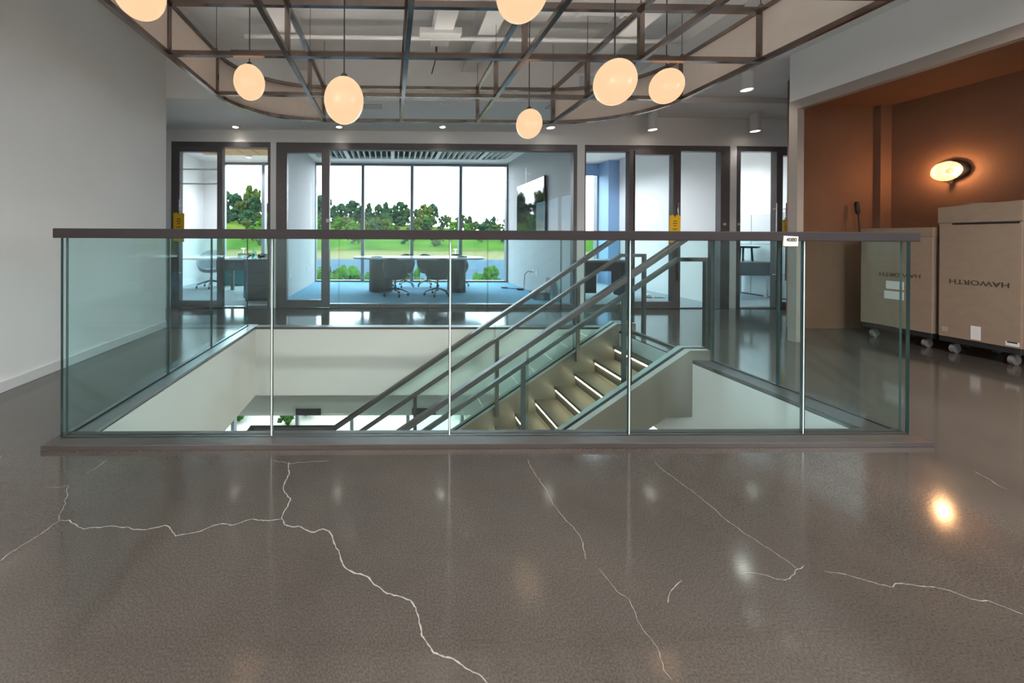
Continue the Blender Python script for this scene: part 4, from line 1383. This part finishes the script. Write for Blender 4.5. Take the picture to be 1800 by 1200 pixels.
# ------------------------------------------------------------------ room at the far right
cb = thing('wall_cabinet_run', (8.0, 7.6, 0.008), 'white base cabinets along the side wall of the far right room', 'cabinets')
MB().box(7.93, 8.049, FW + 0.2, 9.3, 0.03, 1.78).build('carcass', 'white_cab', cb)
for i in range(5):
    y0 = FW + 0.25 + i * 0.62
    MB().box(7.918, 7.93, y0, y0 + 0.61, 0.04, 1.10).build('door', 'white_cab', cb, bevel=0.003)
    MB().box(7.918, 7.93, y0, y0 + 0.61, 1.12, 1.76).build('door', 'white_cab', cb, bevel=0.003)
MB().box(7.94, 8.049, FW + 0.2, 9.3, 0.008, 0.03).build('plinth', 'rubber', cb)
tt = thing('work_table', (7.0, 7.2, 0.008), 'grey work table with a deep apron in the far right room', 'table')
MB().box(6.35, 7.88, 6.95, 7.60, 0.47, 0.735).build('apron', 'grey_cab', tt)
MB().box(6.33, 7.90, 6.93, 7.62, 0.735, 0.755).build('table_top', 'shoe_metal', tt)
for x in (6.40, 7.83):
    for y in (7.0, 7.55):
        MB().box(x - 0.025, x + 0.025, y - 0.025, y + 0.025, 0.008, 0.47).build('leg', 'white_cab', tt)
so = thing('low_stool', (7.64, 7.25, 0.755), 'dark round stool standing on the grey work table', 'stool')
MB().lathe([(0.02, 0.275), (0.20, 0.28), (0.24, 0.315), (0.02, 0.32)], (7.64, 7.25, 0.755), 24).build('seat', 'table_leg', so, smooth=True)
for dx, dy in ((-0.14, -0.08), (0.10, -0.10), (0.0, 0.14)):
    MB().tube([(7.64 + dx * 0.7, 7.25 + dy * 0.7, 1.035), (7.64 + dx * 0.8, 7.25 + dy * 0.8, 0.755)], 0.017, 8).build('leg', 'table_leg', so)

# ------------------------------------------------------------------ outdoors


def ground(x, y):
    if y < 13:
        z = -5.0
    elif y < 26:
        f = (y - 13) / 13
        z = -5.0 + 2.4 * f * f * (3 - 2 * f)
    elif y < 60:
        z = -2.6
    elif y < 76:
        z = -2.6 + 1.1 * (y - 60) / 16
    else:
        f = min(1.0, (y - 76) / 74)
        ridge = max(2.0, min(11.0, 7.2 - 0.062 * x))
        z = -1.5 + (ridge + 1.5) * (f ** 0.85)
        if y > 150:
            z -= (y - 150) * 0.12
    if y > 76:
        z += (noise.noise(Vector((x * 0.035, y * 0.05, 3))) * 1.6 + noise.noise(Vector((x * 0.12, y * 0.12, 8))) * 0.5) * min(1, (y - 76) / 20)
    return z


m = MB()
NXg, NYg = 110, 100
xs_ = [-190 + 380 * i / NXg for i in range(NXg + 1)]
ys_ = [9.6 + (230 - 9.6) * (j / NYg) ** 1.4 for j in range(NYg + 1)]
for yv in ys_:
    for xv in xs_:
        m.v.append((xv, yv, ground(xv, yv)))
for j in range(NYg):
    for i in range(NXg):
        a = j * (NXg + 1) + i
        m.quad((a, a + 1, a + NXg + 2, a + NXg + 1))
struct('ground_hillside', m, 'terrain', 'green grassy hillside rising beyond a road outside the windows', 'hillside', smooth=True)


def crown_mesh(seed, kind):
    rnd = random.Random(seed)
    m = MB()
    nb = 44
    for b in range(nb):
        h = rnd.uniform(0.10, 0.92)
        a = rnd.uniform(0, 6.28)
        if kind == 'round':
            rr = rnd.uniform(0, 0.40) * math.sqrt(max(0.05, 1 - ((h - 0.5) / 0.5) ** 2))
            r = rnd.uniform(0.06, 0.13)
        else:
            rr = rnd.uniform(0, 0.26) * (1.08 - h)
            r = 0.05 + 0.11 * (1.05 - h)
        c = Vector((rr * math.cos(a), rr * math.sin(a), h))
        base = len(m.v)
        nl, na = 5, 8
        for i in range(nl + 1):
            th = math.pi * i / nl
            for k in range(na):
                ph = 2 * math.pi * k / na
                d = Vector((math.sin(th) * math.cos(ph), math.sin(th) * math.sin(ph), math.cos(th)))
                q = 1 + 0.7 * noise.noise(d * 4.3 + c * 9 + Vector((seed, 0, 0))) + rnd.uniform(-0.16, 0.16)
                m.v.append(tuple(c + d * r * q))
        for i in range(nl):
            for k in range(na):
                l = (k + 1) % na
                m.quad((base + i * na + k, base + i * na + l, base + (i + 1) * na + l, base + (i + 1) * na + k))
    return m


protos = []
for i, (kind, mt) in enumerate((('round', 'leaf_dark'), ('round', 'leaf_mid'), ('cone', 'leaf_dark'), ('round', 'leaf_bright'), ('round', 'leaf_dark'))):
    o = crown_mesh(i + 3, kind).build('crown', mt)
    tk = MB().tube([(0, 0, -0.1), (0.01, 0, 0.25), (0, 0.01, 0.5)], [0.035, 0.025, 0.012], 6).build('trunk', 'bark')
    protos.append((o.data, tk.data))
    bpy.data.objects.remove(o)
    bpy.data.objects.remove(tk)


def plant(name, x, y, h, wfac, proto, label, cat, group):
    t = thing(name, (x, y, ground(x, y)), label, cat, group)
    for nm, me in zip(('crown', 'trunk'), protos[proto]):
        c = bpy.data.objects.new(nm, me)
        COL.objects.link(c)
        c.parent = t
    t.scale = (h * wfac, h * wfac, h)
    t.rotation_euler = (0, 0, random.uniform(0, 6.28))
    return t


BAYS = [(391, 460, 'in the left office window'), (551, 566, 'through the meeting room door'), (578, 638, 'in the first bay of the meeting room window'),
        (638, 724, 'in the second bay of the meeting room window'), (724, 810, 'in the third bay of the meeting room window'),
        (810, 893, 'in the fourth bay of the meeting room window'), (1028, 1053, 'in the window with the blue shade')]
ORD = ['first', 'second', 'third', 'fourth', 'fifth', 'sixth', 'seventh', 'eighth', 'ninth', 'tenth', 'eleventh', 'twelfth', 'thirteenth', 'fourteenth', 'fifteenth', 'sixteenth']


def plant_row(name, rows, noun, place, cat, group):
    """rows of (x, y, height, width, proto); labels name the window bay each one shows in, counted from the left"""
    rows = sorted(rows, key=lambda q: q[0] / q[1])
    cnt = {}
    for x, y, h, w, pr in rows:
        u = 686.7 + 600 * x / y
        bay = next((b for b in BAYS if b[0] <= u <= b[1]), None)
        if bay:
            n = cnt.get(bay[2], 0)
            cnt[bay[2]] = n + 1
            lb = '%s, %s from left %s' % (place, ORD[min(n, 15)], bay[2])
        else:
            lb = '%s behind the solid wall between the windows' % noun
        plant(name, x, y, h, w, pr, lb, cat, group)


rng = random.Random(11)
rows = []
x = -84.0
while x < 60:
    y = rng.uniform(134, 151)
    hmax = 13.5 if x < -40 else (12.5 if x < 20 else 7.5)
    rows.append((x, y, rng.uniform(0.55, 1.0) * hmax, rng.uniform(0.7, 1.0), rng.choice((0, 0, 1, 2, 4))))
    x += rng.uniform(2.4, 4.2)
plant_row('ridge_tree', rows, 'crest tree', 'crest tree', 'tree', 'trees on the crest of the hillside')
rows = []
for k in range(74):
    y = rng.uniform(100, 134) if k % 4 else rng.uniform(80, 98)
    x = rng.uniform(-0.50, 0.36) * y
    rows.append((x, y, rng.uniform(2.2, 5.2) * (1.0 if y > 95 else 0.6), rng.uniform(0.9, 1.4), rng.choice((0, 1, 1, 3, 4))))
plant_row('slope_bush', rows, 'slope bush', 'slope bush', 'bush', 'bushes on the grassy slope')
rows = []
for k in range(26):
    x = -10.0 + 18.5 * (k + 0.5) / 26 + rng.uniform(-0.3, 0.3)
    y = rng.uniform(19.5, 23.5)
    h = 1.2 - rng.uniform(0.085, 0.112) * y - ground(x, y)
    rows.append((x, y, h / 0.95, rng.uniform(0.55, 0.8), rng.choice((1, 3, 3))))
plant_row('roadside_shrub', rows, 'roadside shrub', 'roadside shrub', 'shrub', 'shrubs outside the windows')
for k in range(12):
    x = rng.uniform(-7.5, 7.5)
    y = rng.uniform(11.2, 12.6)
    plant('planting_bed_shrub', x, y, rng.uniform(0.6, 1.1), 1.1, 3, 'low bright green shrub outside the storey below', 'shrub', 'low shrubs outside the storey below')
hs = thing('hill_house', (-63, 150, ground(-63, 150)), 'small white house with a pitched roof on the hill crest', 'house')
gz = ground(-63, 150)
hb = MB().box(-67.5, -59.5, 150, 156, gz - 1, gz + 4.2).build('wall', 'house_wall', hs)
MB().prism([(-68.3, gz + 4.1), (-58.7, gz + 4.1), (-63.5, gz + 6.6)], 'Y', 149.6, 156.4).build('roof', 'roof_tile', hs)
MB().box(-61.2, -60.3, 152, 153, gz + 4.5, gz + 7.4).build('chimney', 'house_wall', hs)
for xw in (-66, -62.5):
    MB().box(xw, xw + 1.4, 149.9, 150.0, gz + 1.2, gz + 2.8).build('window', 'tv_case', hs)
for xw in (-13.5, -9.2, 6.0):
    t = thing('lamp_post', (xw, 31.5, -2.6), {-13.5: 'leftmost slim white lamp post along the road outside', -9.2: 'slim white lamp post along the road, second from left', 6.0: 'slim white lamp post along the road at the right'}[xw], 'lamp post', 'lamp posts along the road')
    MB().tube([(xw, 31.5, -2.6), (xw, 31.5, 0.2)], 0.03, 6).build('post', 'white_metal', t)
    MB().box(xw - 0.15, xw + 0.15, 31.4, 31.6, 0.2, 0.28).build('head', 'white_metal', t)
